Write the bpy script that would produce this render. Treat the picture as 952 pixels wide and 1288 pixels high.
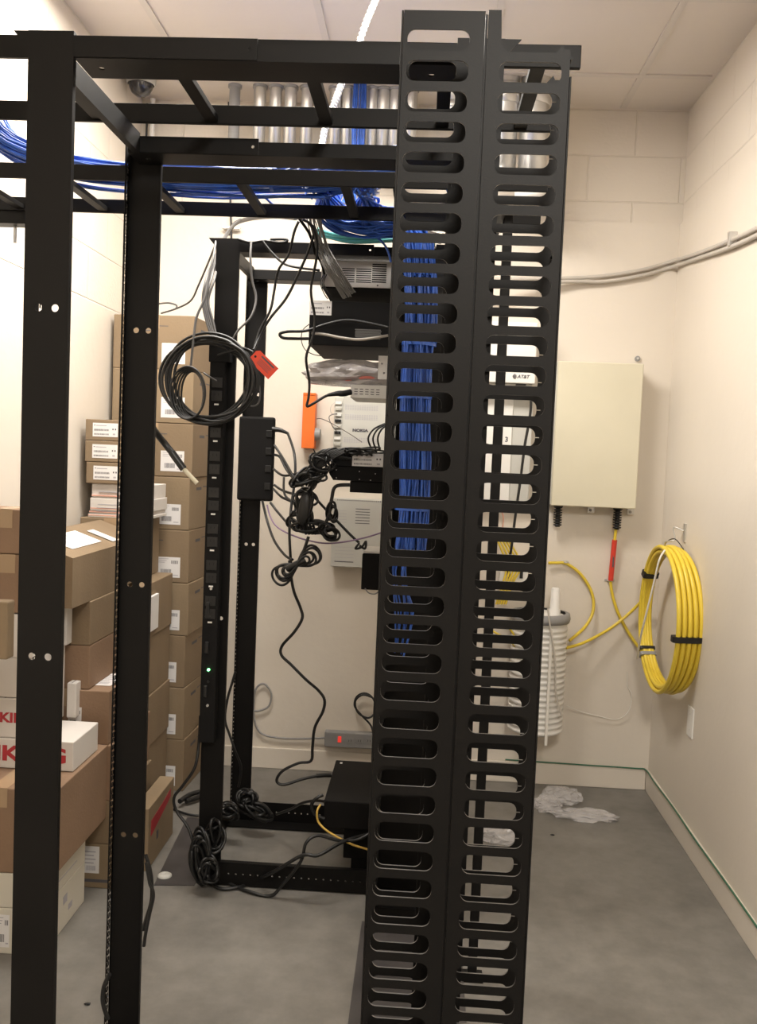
import bpy, bmesh, math, random
from mathutils import Vector, Matrix
random.seed(7)
scene = bpy.context.scene
for o in list(bpy.data.objects): bpy.data.objects.remove(o)
PI = math.pi

# ------------------------------------------------------------------ camera
F, YAW, PITCH, ROLL, ZC = 1143.6, -.0493, -.057, .0408, 1.466
fw = Vector((math.sin(YAW)*math.cos(PITCH), math.cos(YAW)*math.cos(PITCH), math.sin(PITCH)))
r0 = Vector((math.cos(YAW), -math.sin(YAW), 0)); u0 = r0.cross(fw)
rt = math.cos(ROLL)*r0 + math.sin(ROLL)*u0
up = -math.sin(ROLL)*r0 + math.cos(ROLL)*u0
cam = bpy.data.cameras.new('camera'); camo = bpy.data.objects.new('camera', cam)
scene.collection.objects.link(camo); scene.camera = camo
M4 = Matrix((rt, up, -fw)).transposed().to_4x4(); M4.translation = Vector((0, 0, ZC)); camo.matrix_world = M4
cam.sensor_fit = 'HORIZONTAL'; cam.sensor_width = 36.0; cam.lens = 36.0*F/952; cam.shift_y = -9.5/952
cam.clip_start = .02; cam.clip_end = 50

# ------------------------------------------------------------------ world, lights, exposure
w = bpy.data.worlds.new('world'); scene.world = w; w.use_nodes = True
w.node_tree.nodes['Background'].inputs[0].default_value = (1, .93, .84, 1)
w.node_tree.nodes['Background'].inputs[1].default_value = 0.05
def area(name, loc, sx, sy, power, col):
    l = bpy.data.lights.new(name, 'AREA'); l.shape = 'RECTANGLE'; l.size = sx; l.size_y = sy; l.energy = power; l.color = col
    o = bpy.data.objects.new(name, l); scene.collection.objects.link(o); o.location = loc; return o
WARM = (1, .95, .87)
area('ceiling_lamp_back', (-.52, 2.79, 2.955), 1.15, .50, 37, WARM)
area('ceiling_lamp_front', (.34, -.75, 2.955), .55, 1.15, 54, WARM)
vs = scene.view_settings; vs.view_transform = 'Standard'; vs.look = 'None'; vs.gamma = 1; vs.use_curve_mapping = False
vs.exposure = 0.98

# ------------------------------------------------------------------ helpers
def ray(x, y): return (x-476)/F*rt - (y-634.5)/F*up + fw
def PY(x, y, Y): d = ray(x, y); return Vector((0, 0, ZC)) + d*(Y/d.y)
def PX(x, y, X): d = ray(x, y); return Vector((0, 0, ZC)) + d*(X/d.x)
def PZ(x, y, Z): d = ray(x, y); return Vector((0, 0, ZC)) + d*((Z-ZC)/d.z)
def zat(x, y, Y): return PY(x, y, Y).z
def xat(x, y, Y): return PY(x, y, Y).x

def mat(name, col, rough=.5, metal=0., var=.06, scale=8., bump=0., bscale=60., spec=.5, alpha=1., trans=0., emit=None, es=0., stretch=(1, 1, 1), coat=0.):
    m = bpy.data.materials.new(name); m.use_nodes = True; nt = m.node_tree; b = nt.nodes['Principled BSDF']
    tc = nt.nodes.new('ShaderNodeTexCoord'); mp = nt.nodes.new('ShaderNodeMapping'); mp.inputs['Scale'].default_value = stretch
    nt.links.new(tc.outputs['Object'], mp.inputs[0])
    n = nt.nodes.new('ShaderNodeTexNoise'); n.inputs['Scale'].default_value = scale; n.inputs['Detail'].default_value = 5
    nt.links.new(mp.outputs[0], n.inputs['Vector'])
    cr = nt.nodes.new('ShaderNodeValToRGB')
    cr.color_ramp.elements[0].position = .3; cr.color_ramp.elements[1].position = .7
    cr.color_ramp.elements[0].color = [max(0, c*(1-var)) for c in col]+[1]; cr.color_ramp.elements[1].color = [min(1, c*(1+var)) for c in col]+[1]
    nt.links.new(n.outputs['Fac'], cr.inputs[0]); nt.links.new(cr.outputs[0], b.inputs['Base Color'])
    b.inputs['Roughness'].default_value = rough; b.inputs['Metallic'].default_value = metal
    b.inputs['Specular IOR Level'].default_value = spec; b.inputs['Alpha'].default_value = alpha
    b.inputs['Transmission Weight'].default_value = trans; b.inputs['Coat Weight'].default_value = coat
    if emit: b.inputs['Emission Color'].default_value = list(emit)+[1]; b.inputs['Emission Strength'].default_value = es
    if bump:
        n2 = nt.nodes.new('ShaderNodeTexNoise'); n2.inputs['Scale'].default_value = bscale; n2.inputs['Detail'].default_value = 4
        nt.links.new(tc.outputs['Object'], n2.inputs['Vector'])
        bp = nt.nodes.new('ShaderNodeBump'); bp.inputs['Strength'].default_value = bump; bp.inputs['Distance'].default_value = .01
        nt.links.new(n2.outputs['Fac'], bp.inputs['Height']); nt.links.new(bp.outputs[0], b.inputs['Normal'])
    return m
BLK = mat('black_powder_coat', (.0048, .0043, .0040), .48, 0, .15, 5, .03, 400, spec=.19)
BLK2 = mat('black_device_metal', (.0095, .009, .009), .7, 0, .1, 6, spec=.12)
EDGE = mat('edge_highlight', (.20, .19, .18), .35, .5, .1, 30)  # paler rim colour stands in for the highlight on rounded slot edges
RUB = mat('black_rubber', (.009, .009, .009), .42, 0, .1)
DKG = mat('dark_void', (.006, .006, .006), .8)
WALL = mat('painted_wall', (.70, .635, .55), .55, 0, .02, 2.5, .12, 25)
FLOOR = None
CEIL = mat('ceiling_panel', (.66, .60, .54), .8, 0, .02, 3, .05, 90)
CEILT = mat('ceiling_grid_paint', (.60, .55, .50), .6, 0, .02, 3)
WHITE = mat('white_plastic', (.78, .76, .72), .45, 0, .03)
WPAP = mat('white_paper', (.75, .73, .72), .7, 0, .02)
INK = mat('printed_ink', (.09, .085, .095), .7)
INK2 = mat('faded_grey_ink', (.42, .40, .43), .7)
REDINK = mat('red_ink', (.42, .03, .04), .6, 0, .1)
PINK = mat('salmon_ink_band', (.68, .36, .28), .7)
CARD = mat('brown_cardboard', (.225, .160, .096), .75, 0, .09, 6, .1, 120, stretch=(1, 1, .25))
CARD2 = mat('pale_brown_cardboard', (.25, .182, .110), .75, 0, .09, 6, .1, 120, stretch=(1, 1, .25))
CARDR = mat('reddish_cardboard', (.25, .158, .098), .75, 0, .08, 6, .1, 120)
TAPE = mat('brown_packing_tape', (.40, .28, .17), .25, 0, .05)
WBOX = mat('white_cardboard', (.66, .62, .58), .6, 0, .03, 6)
CREAMBOX = mat('cream_cardboard', (.62, .58, .49), .65, 0, .03, 6)
BLUE = mat('blue_cable_jacket', (.03, .105, .46), .3, 0, .3, 20)
TEAL = mat('teal_cable_jacket', (.10, .42, .40), .4, 0, .1)
GREYC = mat('grey_cable_jacket', (.085, .082, .08), .45, 0, .1)
LGREY = mat('light_grey_cable_jacket', (.50, .46, .41), .5, 0, .05)
WCAB = mat('white_cable_jacket', (.75, .72, .66), .45)
YEL = mat('yellow_cable_jacket', (.74, .55, .05), .38, 0, .06)
YEL2 = mat('thin_yellow_jacket', (.72, .47, .10), .4)
PURP = mat('purple_cable_jacket', (.23, .15, .25), .5)
GREEN = mat('green_wire_jacket', (.03, .13, .07), .5)
RED = mat('red_plastic_tag', (.75, .07, .03), .5, 0, .05)
REDT = mat('red_cable_marker', (.65, .05, .03), .4)
ORNG = mat('orange_paint', (.80, .17, .03), .4, 0, .05)
STEEL = mat('galvanised_steel', (.60, .59, .57), .33, .75, .1, 12)
SILV = mat('bright_chassis_metal', (.62, .60, .58), .35, .55, .05)
GMET = mat('grey_plastic', (.27, .265, .26), .5)
BEIGE = mat('beige_enamel', (.63, .585, .45), .38, 0, .02)
BEIGES = mat('grey_beige_side_enamel', (.50, .48, .42), .4)
LITEG = mat('pale_grey_enamel', (.52, .51, .47), .5, 0, .03)
BAGM = mat('clear_crumpled_plastic', (.75, .73, .73), .12, 0, .1, 20, .3, 40, alpha=.38)
BAGG = mat('grey_crumpled_plastic', (.50, .47, .47), .2, 0, .25, 18, .3, 40, alpha=.8)
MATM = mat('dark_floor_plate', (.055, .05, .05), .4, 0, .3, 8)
LEDG = mat('green_led', (.1, .8, .2), .4, emit=(.15, 1, .25), es=6)
LEDR = mat('red_switch', (.7, .03, .03), .3, emit=(1, .08, .05), es=.25)
LAMP = mat('lamp_diffuser', (.9, .88, .84), .5, emit=(1, .9, .78), es=4)
HOSE = mat('corrugated_white_plastic', (.55, .54, .52), .5, 0, .02)
BONE = mat('bare_cream_insulation', (.62, .57, .43), .5)

def floor_mat():
    m = bpy.data.materials.new('polished_concrete'); m.use_nodes = True; nt = m.node_tree; b = nt.nodes['Principled BSDF']
    tc = nt.nodes.new('ShaderNodeTexCoord')
    def noise(s, d=8, off=0):
        n = nt.nodes.new('ShaderNodeTexNoise'); n.inputs['Scale'].default_value = s; n.inputs['Detail'].default_value = d; n.inputs['Roughness'].default_value = .65
        nt.links.new(tc.outputs['Object'], n.inputs['Vector']); return n
    a, c = noise(1.6), noise(9)
    mx = nt.nodes.new('ShaderNodeMath'); mx.operation = 'MULTIPLY_ADD'; mx.inputs[1].default_value = .45
    nt.links.new(c.outputs['Fac'], mx.inputs[0]); 
    ml = nt.nodes.new('ShaderNodeMath'); ml.operation = 'MULTIPLY'; ml.inputs[1].default_value = .55
    nt.links.new(a.outputs['Fac'], ml.inputs[0]); nt.links.new(ml.outputs[0], mx.inputs[2])
    cr = nt.nodes.new('ShaderNodeValToRGB'); e = cr.color_ramp.elements
    e[0].position = .32; e[0].color = (.115, .108, .097, 1); e[1].position = .68; e[1].color = (.245, .23, .207, 1)
    nt.links.new(mx.outputs[0], cr.inputs[0]); nt.links.new(cr.outputs[0], b.inputs['Base Color'])
    b.inputs['Roughness'].default_value = .42
    bp = nt.nodes.new('ShaderNodeBump'); bp.inputs['Strength'].default_value = .08; nt.links.new(c.outputs['Fac'], bp.inputs['Height']); nt.links.new(bp.outputs[0], b.inputs['Normal'])
    return m
FLOOR = floor_mat()
def brick_mat(name, axis, off):
    m = mat(name, (.70, .635, .55), .6, 0, .02, 2.5); nt = m.node_tree; b = nt.nodes['Principled BSDF']
    tc = nt.nodes.new('ShaderNodeTexCoord'); sp = nt.nodes.new('ShaderNodeSeparateXYZ'); cb = nt.nodes.new('ShaderNodeCombineXYZ')
    nt.links.new(tc.outputs['Object'], sp.inputs[0]); nt.links.new(sp.outputs[axis], cb.inputs[0]); nt.links.new(sp.outputs[2], cb.inputs[1])
    mp = nt.nodes.new('ShaderNodeMapping'); mp.inputs['Location'].default_value = (off[0], off[1], 0); nt.links.new(cb.outputs[0], mp.inputs[0])
    bk = nt.nodes.new('ShaderNodeTexBrick'); bk.inputs['Scale'].default_value = 1; bk.inputs['Brick Width'].default_value = .4; bk.inputs['Row Height'].default_value = .197
    bk.inputs['Mortar Size'].default_value = .004; bk.inputs['Mortar Smooth'].default_value = .6
    nt.links.new(mp.outputs[0], bk.inputs[0])
    bp = nt.nodes.new('ShaderNodeBump'); bp.invert = True; bp.inputs['Strength'].default_value = .7; bp.inputs['Distance'].default_value = .004
    nt.links.new(bk.outputs['Fac'], bp.inputs['Height'])
    n2 = nt.nodes.new('ShaderNodeTexNoise'); n2.inputs['Scale'].default_value = 70
    bp2 = nt.nodes.new('ShaderNodeBump'); bp2.inputs['Strength'].default_value = .15; bp2.inputs['Distance'].default_value = .006
    nt.links.new(tc.outputs['Object'], n2.inputs['Vector']); nt.links.new(n2.outputs['Fac'], bp2.inputs['Height']); nt.links.new(bp.outputs[0], bp2.inputs['Normal'])
    nt.links.new(bp2.outputs[0], b.inputs['Normal']); return m
BRB = brick_mat('painted_block_back', 0, (-.857+.4*3, -2.605+.197*20))
BRS = brick_mat('painted_block_side', 1, (.1, -2.605+.197*20))

V = Vector
class MB:
    """collects vertices and faces with material slots"""
    def __init__(s): s.v = []; s.f = []; s.m = []; s.mats = []; s.smooth = []
    def mi(s, m):
        if m not in s.mats: s.mats.append(m)
        return s.mats.index(m)
    def add(s, vs_, fs, m, smooth=False):
        o = len(s.v); s.v += [V(p) for p in vs_]; k = s.mi(m)
        for f in fs: s.f.append([i+o for i in f]); s.m.append(k); s.smooth.append(smooth)
    def box(s, a, b, m, bev=0., rot=0., piv=None):
        x0, x1 = sorted((a[0], b[0])); y0, y1 = sorted((a[1], b[1])); z0, z1 = sorted((a[2], b[2]))
        bm = bmesh.new(); bmesh.ops.create_cube(bm, size=1)
        for q in bm.verts: q.co = V(((x0+x1)/2+q.co.x*(x1-x0), (y0+y1)/2+q.co.y*(y1-y0), (z0+z1)/2+q.co.z*(z1-z0)))
        if bev: bmesh.ops.bevel(bm, geom=list(bm.edges), offset=min(bev, (x1-x0)*.45, (y1-y0)*.45, (z1-z0)*.45), segments=2, profile=.5, affect='EDGES')
        s.bm(bm, m, rot, piv); return s
    def bm(s, bm, m, rot=0., piv=None, smooth=False):
        bm.verts.ensure_lookup_table(); vs_ = [q.co.copy() for q in bm.verts]
        if rot:
            R = Matrix.Rotation(rot, 3, 'Z'); p = V(piv); vs_ = [R @ (q-p) + p for q in vs_]
        s.add(vs_, [[q.index for q in f.verts] for f in bm.faces], m, smooth); bm.free()
    def cyl(s, p0, p1, r, m, n=14, r2=None, cap=True):
        p0, p1 = V(p0), V(p1); d = (p1-p0).normalized(); a = d.orthogonal().normalized(); b = d.cross(a); r2 = r if r2 is None else r2
        vs_ = [p0+(a*math.cos(t)+b*math.sin(t))*r for t in [2*PI*i/n for i in range(n)]] + [p1+(a*math.cos(t)+b*math.sin(t))*r2 for t in [2*PI*i/n for i in range(n)]]
        s.add(vs_, [[i, (i+1) % n, n+(i+1) % n, n+i] for i in range(n)], m, True)
        if cap: s.add(vs_, [list(range(n))[::-1], list(range(n, 2*n))], m)
        return s
    def lathe(s, c, axis, prof, m, n=24):
        """prof: (radius, height along axis)"""
        c = V(c); d = V(axis).normalized(); a = d.orthogonal().normalized(); b = d.cross(a); vs_ = []; fs = []
        for r, h in prof:
            vs_ += [c+d*h+(a*math.cos(2*PI*i/n)+b*math.sin(2*PI*i/n))*max(r, 1e-5) for i in range(n)]
        for k in range(len(prof)-1):
            for i in range(n): fs.append([k*n+i, k*n+(i+1) % n, (k+1)*n+(i+1) % n, (k+1)*n+i])
        s.add(vs_, fs, m, True); return s
    def tube(s, pts, r, m, n=8, sub=6, smooth=True, closed=False, radii=None):
        P = [V(p) for p in pts]
        if smooth and len(P) > 2:
            Q = []; N = len(P); rng = range(N if closed else N-1)
            for i in rng:
                if closed: p0, p1, p2, p3 = P[(i-1) % N], P[i], P[(i+1) % N], P[(i+2) % N]
                else: p0, p1, p2, p3 = P[max(i-1, 0)], P[i], P[i+1], P[min(i+2, N-1)]
                for k in range(sub):
                    t = k/sub
                    Q.append(.5*((2*p1)+(p2-p0)*t+(2*p0-5*p1+4*p2-p3)*t*t+(3*p1-p0-3*p2+p3)*t**3))
            if not closed: Q.append(P[-1])
            P = Q
        L = len(P); nrm = None; vs_ = []
        for i, p in enumerate(P):
            if closed: t = P[(i+1) % L]-P[(i-1) % L]
            else: t = P[min(i+1, L-1)]-P[max(i-1, 0)]
            t = t.normalized() if t.length > 1e-9 else V((0, 0, 1))
            if nrm is None: nrm = t.orthogonal().normalized()
            else:
                nrm = nrm - t*nrm.dot(t); nrm = nrm.normalized() if nrm.length > 1e-6 else t.orthogonal().normalized()
            b = t.cross(nrm); rr = radii(i/(L-1)) if radii else r
            vs_ += [p+(nrm*math.cos(2*PI*k/n)+b*math.sin(2*PI*k/n))*rr for k in range(n)]
        fs = []
        for i in range(L if closed else L-1):
            j = (i+1) % L
            for k in range(n): fs.append([i*n+k, i*n+(k+1) % n, j*n+(k+1) % n, j*n+k])
        s.add(vs_, fs, m, True)
        if not closed: s.add(vs_, [list(range(n))[::-1], [(L-1)*n+k for k in range(n)]], m)
        return s
    def flat(s, verts2, faces, O, u, v, m, off=0.):
        n = V(u).cross(V(v)).normalized()
        s.add([V(O)+V(u)*p[0]+V(v)*p[1]+n*((p[2] if len(p) > 2 else 0)+off) for p in verts2], faces, m); return s
    def build(s, name, parent=None):
        me = bpy.data.meshes.new(name); org = root_loc(parent) if parent else V((0, 0, 0))
        me.from_pydata([tuple(p-org) for p in s.v], [], s.f)
        for m in s.mats: me.materials.append(m)
        for p, k, sm in zip(me.polygons, s.m, s.smooth): p.material_index = k; p.use_smooth = sm
        me.update(); o = bpy.data.objects.new(name, me); scene.collection.objects.link(o)
        if parent: o.parent = parent
        return o
def root_loc(o):
    p = V(o.location)
    while o.parent: o = o.parent; p += V(o.location)
    return p
def thing(name, label, cat, loc, group=None):
    o = bpy.data.objects.new(name, None); scene.collection.objects.link(o); o.location = loc; o.empty_display_size = .05
    o['label'] = label; o['category'] = cat
    if group: o['group'] = group
    return o
def tag(o, label, cat, group=None, kind=None):
    o['label'] = label; o['category'] = cat
    if group: o['group'] = group
    if kind: o['kind'] = kind
    return o
def struct(name, mb): o = mb.build(name); o['kind'] = 'structure'; return o

def curve_mesh(cu):
    o = bpy.data.objects.new('tmp', cu); scene.collection.objects.link(o)
    dg = bpy.context.evaluated_depsgraph_get(); dg.update(); me = bpy.data.meshes.new_from_object(o.evaluated_get(dg))
    vs_ = [tuple(p.co) for p in me.vertices]; fs = [list(p.vertices) for p in me.polygons]
    bpy.data.objects.remove(o); bpy.data.curves.remove(cu); bpy.data.meshes.remove(me); return vs_, fs
def sheet(outer, holes, th):
    cu = bpy.data.curves.new('c', 'CURVE'); cu.dimensions = '2D'; cu.fill_mode = 'BOTH'; cu.extrude = th/2
    for loop in [outer]+holes:
        sp = cu.splines.new('POLY'); sp.points.add(len(loop)-1); sp.use_cyclic_u = True
        for q, p in zip(sp.points, loop): q.co = (p[0], p[1], 0, 1)
    return curve_mesh(cu)
def text_mesh(t, size, ext=.0004, bold=0., shear=0.):
    cu = bpy.data.curves.new('t', 'FONT'); cu.body = t; cu.size = size; cu.extrude = ext; cu.offset = bold; cu.shear = shear; cu.align_x = 'CENTER'; cu.align_y = 'CENTER'
    return curve_mesh(cu)
def rect(x0, y0, x1, y1): return [(x0, y0), (x1, y0), (x1, y1), (x0, y1)]
def rrect(x0, y0, x1, y1, r, seg=5):
    out = []
    for cx, cy, a0 in ((x1-r, y0+r, -90), (x1-r, y1-r, 0), (x0+r, y1-r, 90), (x0+r, y0+r, 180)):
        for k in range(seg+1):
            a = math.radians(a0+90*k/seg); out.append((cx+r*math.cos(a), cy+r*math.sin(a)))
    return out
def circ(x, y, r, n=16): return [(x+r*math.cos(2*PI*i/n), y+r*math.sin(2*PI*i/n)) for i in range(n)]
XZ = ((1, 0, 0), (0, 0, 1))         # plane facing the camera, normal -Y
YZ = ((0, 1, 0), (0, 0, 1))         # plane facing +X
XYp = ((1, 0, 0), (0, 1, 0))
def plate(mb, outer, holes, th, O, ax, m, em=None):
    vs_, fs = sheet(outer, holes, th)
    if em is None: mb.flat(vs_, fs, O, ax[0], ax[1], m); return
    cap = [f for f in fs if max(vs_[i][2] for i in f)-min(vs_[i][2] for i in f) < th*.5]; rim = [f for f in fs if f not in cap]
    mb.flat(vs_, cap, O, ax[0], ax[1], m); mb.flat(vs_, rim, O, ax[0], ax[1], em)

def cable(name, pts, r, m, label=None, cat=None, parent=None, group=None, n=8):
    """pts: (px, py, Y) picks on the photo's rays at a chosen depth Y, or Vectors"""
    P = [p if isinstance(p, Vector) else PY(*p) for p in pts]
    o = MB().tube(P, r, m, n=n).build(name, parent)
    if label: tag(o, label, cat or 'cable', group)
    return o

# ------------------------------------------------------------------ the room
XL, XR, YB, YF, ZT = -1.334, 1.062, 4.08, -3.2, 3.003
struct('floor', MB().box((XL-.1, YF-.1, -.1), (XR+.1, YB+.1, 0), FLOOR))
struct('ceiling', MB().box((XL-.1, YF-.1, ZT), (XR+.1, YB+.1, ZT+.1), CEIL))
struct('wall_back', MB().box((XL-.1, YB, 0), (XR+.1, YB+.1, 2.512), WALL).box((XL-.1, YB+.022, 2.512), (XR+.1, YB+.1, ZT), BRB))
struct('wall_right', MB().box((XR, YF, 0), (XR+.1, YB, 2.512), WALL).box((XR+.016, YF, 2.512), (XR+.1, YB+.022, ZT), BRS))
struct('wall_left', MB().box((XL-.1, YF, 0), (XL, YB+.022, 2.0), WALL).box((XL-.1, YF, 2.0), (XL, YB+.022, ZT), BRS))
struct('wall_front', MB().box((XL-.1, YF-.1, 0), (XR+.1, YF, ZT), mat('darkened_unseen_wall', (.34, .30, .26), .6)))  # unseen wall behind the camera, darkened to cut fill and reflections
struct('baseboard_back', MB().box((XL, YB-.012, 0), (XR-.012, YB, .095), WALL, .003))
struct('baseboard_right', MB().box((XR-.012, YF, 0), (XR, YB-.012, .095), WALL, .003))
struct('baseboard_left', MB().box((XL, YF, 0), (XL+.012, YB-.012, .095), WALL, .003))
tb = MB()
for x in (-1.05, -.44, .19, .79): tb.box((x-.013, YF, ZT-.006), (x+.013, YB, ZT), CEILT)
for y in (-2.35, -1.74, -1.13, -.52, .09, .70, 1.31, 1.92, 2.53, 3.135, 3.745): tb.box((XL, y-.013, ZT-.007), (XR, y+.013, ZT), CEILT)
struct('trim_1', tb)
for (hx, hy), (x, y), lb in (((.6, .3), (-.52, 2.79), 'recessed ceiling light panel above the rear equipment rack'), ((.3, .6), (.34, -.75), 'recessed ceiling light panel behind the viewpoint')):
    t = thing('ceiling_light', lb, 'light', (x, y, ZT-.035))
    MB().box((x-hx, y-hy, ZT-.03), (x+hx, y+hy, ZT-.001), WHITE, .003).build('light_frame', t)
    MB().box((x-hx+.03, y-hy+.03, ZT-.036), (x+hx-.03, y+hy-.03, ZT-.0305), LAMP).build('diffuser', t)

# ------------------------------------------------------------------ racks
W = .076; TOP = 2.134
def post(parent, x, yn, yf, sign, eia, zt=TOP, hole_z=(), ear=None):
    """C channel. sign=+1: web on the near side (yn), opens away; -1: web on the far side. eia: side (-1/+1) of the perforated flange"""
    mb = MB(); th = .0025
    yw = yn+th/2 if sign > 0 else yf-th/2
    hs = []
    for z in hole_z: hs += [circ(-.0125, z, .0065), circ(.0155, z, .0065)]
    plate(mb, rect(-W/2, 0, W/2, zt), hs, th, (x+W/2, yw, 0), XZ, BLK)
    for sd in (-1, 1):
        hx = x+th/2 if sd < 0 else x+W-th/2
        holes = []
        if sd == eia:
            z = .03; k = 0
            lipc = (yf-.013) if sign > 0 else (yf-.018)
            while z < zt-.03:
                holes.append(rect(lipc-.0047, z, lipc+.0047, z+.0095)); z += (.0159, .0159, .0127)[k % 3]; k += 1
        if sd == eia: ya_, yb_ = (yn+th, yf) if sign > 0 else (yf-.030, yf-th)
        else: ya_, yb_ = (yn+th, yn+.012) if sign > 0 else (yf-.012, yf-th)
        plate(mb, rect(ya_, 0, yb_, zt), holes, th, (hx, 0, 0), YZ, BLK)
    o = mb.build('post', parent)
    if ear:
        e = MB(); s_ = ear
        vs_ = [(0, 0), (s_*.026, 0), (0, -.03)]
        if s_ < 0: vs_ = vs_[::-1]
        plate(e, vs_, [], .003, (x if s_ < 0 else x+W, yn+.003, zt), XZ, BLK); e.build('gusset', o)
    return o
def rail(parent, x0, x1, yface, back, step, z=2.127):
    mb = MB(); th = .0025; d = 1 if back > 0 else -1
    plate(mb, rect(x0, z-.034, step, z), [circ(step-.012, z-.017, .0035)], th, (0, yface, 0), XZ, BLK)
    plate(mb, rect(step, z-.034, x1, z-.006), [circ(x1-.05, z-.02, .0035)], th, (0, yface+.003, 0), XZ, BLK)
    y0, y1 = sorted((yface+d*.001, yface+back))
    plate(mb, rect(x0, y0, x1, y1), [circ(x0+.032, (y0+y1)/2, .0055), circ(x1-.04, (y0+y1)/2, .0055)], th, (0, 0, z-.034), XYp, BLK)
    return mb.build('top_rail', parent)
def rack(label, loc, x0, x1, yn, yd, base=True, sh=0., step=(.4, .4), hz=(), hz2=()):
    """x0/x1 left edges of the left and right posts; yn near face; yd overall depth in Y"""
    t = thing('equipment_rack', label, 'rack', loc)
    dp = .08
    post(t, x0, yn, yn+dp, 1, -1, hole_z=hz, ear=-1); post(t, x0+sh, yn+yd-dp, yn+yd, -1, -1, zt=TOP-.012, hole_z=hz2)
    post(t, x1, yn, yn+dp, 1, 1, hole_z=hz, ear=1); post(t, x1, yn+yd-dp, yn+yd, -1, 1, zt=TOP-.012, hole_z=hz2)
    rail(t, x0+W, x1, yn+.0015, .082, x0+(x1-x0)*step[0]); rail(t, x0+.012, x1+W, yn+yd-.083, .08, x0+(x1-x0)*step[1], z=2.124)
    for x in (x0+.006, x1+W-.006-.07):     # crossbars in depth
        xa = x+.029 if x < (x0+x1)/2 else x+.03
        m_ = MB().box((xa-.012, yn+.003, 2.088), (xa, yn+yd-.084, 2.091), BLK)
        m_.box((xa, yn+.003, 2.088), (xa+.003, yn+yd-.084, 2.130), BLK); m_.build('cross_rail', t)
    if base:
        for sgn, y in ((1, yn-.004), (-1, yn+yd)):
            b = MB(); hs = [circ(x0+W+.03+.0245*k, .043, .0032, 8) for k in range(int((x1-x0-W-.04)/.0245))]
            plate(b, rect(x0, .004, x1+W, .08), hs, .003, (0, y, 0), XZ, BLK)
            y2 = y+sgn*.07; y0, y1 = sorted((y, y2)); b.box((x0, y0, .004), (x1+W, y1, .0068), BLK)
            if sgn > 0: b.box((x0, y, .078), (x1+W, y+.018, .081), BLK)
            b.build('base_rail', t)
        for x in (x0-.003, x1+W): MB().box((x, yn, .004), (x+.003, yn+yd, .08), BLK).build('base_side', t)
    return t
NX0, NX1, NY = -.680, .0225, 1.500
FX0, FX1, FY = -.7015, .005, 2.938
near = rack('large black open frame rack nearest the viewer with bare left posts', (-.3, 1.77, 0), NX0, NX1, NY, .55, sh=-.012, step=(.54, .42), hz=(zat(57, 387, 1.5), zat(48, 826, 1.5)), hz2=(1.72, 1.14, .55))
far = rack('black four post rack by the back wall holding the equipment', (-.3, 3.2, 0), FX0, FX1, FY, .53, step=(.72, .7), hz=(.9,), hz2=(zat(320, 496, 3.46), zat(316, 685, 3.46)))
LEVELZ = .004

# ------------------------------------------------------------------ vertical finger cable manager
ymf, ymb = 1.385, 1.494
t = thing('cable_manager', 'tall black vertical cable manager with two columns of finger slots', 'cable manager', (.0625, 1.44, 0))
ZS = [2.0633-.04445*i for i in range(46)]      # slot bottoms
def mgr_panel(x0, x1, s0, s1, y, zt, open_first=False, slit=False, zr=None):
    mb = MB(); r = .0125; mid = .0305+.007
    lo = [zb-.007 for zb in ZS]
    for i, zb in enumerate(ZS):
        if zb < .04: break
        zl_, zh = zb-.00695, zb+.0375
        if i == 0:
            if open_first:
                plate(mb, [(x0, zl_), (x1, zl_), (x1, zr), (s1+.003, zr), (s1, zb+.0115), (s1-.010, zb), (s0+.011, zb), (s0+.002, zb+.011), (s0, zt), (x0, zt)], [], .0030, (0, y, 0), XZ, BLK, EDGE); continue
            zh = zt
        h = rrect(s0, zb, s1, zb+.0305, r)
        if slit:
            zc_ = zb+.0152; h = h[:6]+[(s1, zc_-.0007), (s1+.0065, zc_-.0007), (s1+.0065, zc_+.0007), (s1, zc_+.0007)]+h[6:]
        plate(mb, rect(x0, zl_, x1, zh), [h], .0030, (0, y, 0), XZ, BLK, EDGE)
    plate(mb, rect(x0, .004, x1, zl_), [], .0026, (0, y, 0), XZ, BLK)
    return mb
a = mgr_panel(-.060, .0602, -.0535, .0385, ymf, 2.121); 
a.box((-.0635, ymf-.0012, .004), (-.0605, ymf+.012, 2.121), BLK, .0008); a.build('finger_panel', t)
a = mgr_panel(.0645, .187, .0835, .1755, ymf, 2.123, True, zr=2.068)
a.box((.1875, ymf-.0012, .004), (.1905, ymf+.014, 2.03), BLK, .0008).box((.1835, ymf+.0015, .004), (.187, ymf+.010, 2.066), BLK); a.build('finger_panel', t)
mgr_panel(-.060, .0602, -.0535, .0225, ymb, 2.121).build('finger_panel', t)
mgr_panel(.0645, .203, .0835, .1765, ymb, 2.123, True, slit=True, zr=2.068).build('finger_panel', t)
MB().box((.0608, ymf+.004, .004), (.0640, ymb-.001, 2.119), BLK).build('centre_web', t)
for i in range(0, 44, 6):
    z = ZS[i]-.007
    for x in (-.0615, .1885): MB().cyl((x, ymf, z), (x, ymb, z), .0022, BLK, 8).build('spacer_rod', t)


t = thing('cable_manager', 'black vertical cable trough on the rear rack behind the left slot column', 'cable manager', (0, 2.88, 0))
MB().box((-.098, 2.929, .03), (.098, 2.932, 2.12), BLK).build('back_panel', t)
for sx_ in (-1, 1):
    mb = MB(); hs = [rrect(2.80, .08+.089*k, 2.90, .13+.089*k, .012) for k in range(22)]
    plate(mb, rect(2.785, .03, 2.929, 2.12), hs, .0025, (sx_*.098, 0, 0), YZ, BLK); mb.build('side_panel', t)
MB().box((-.098, 2.80, .0), (.098, 2.93, .029), BLK).build('foot', t)

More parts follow.
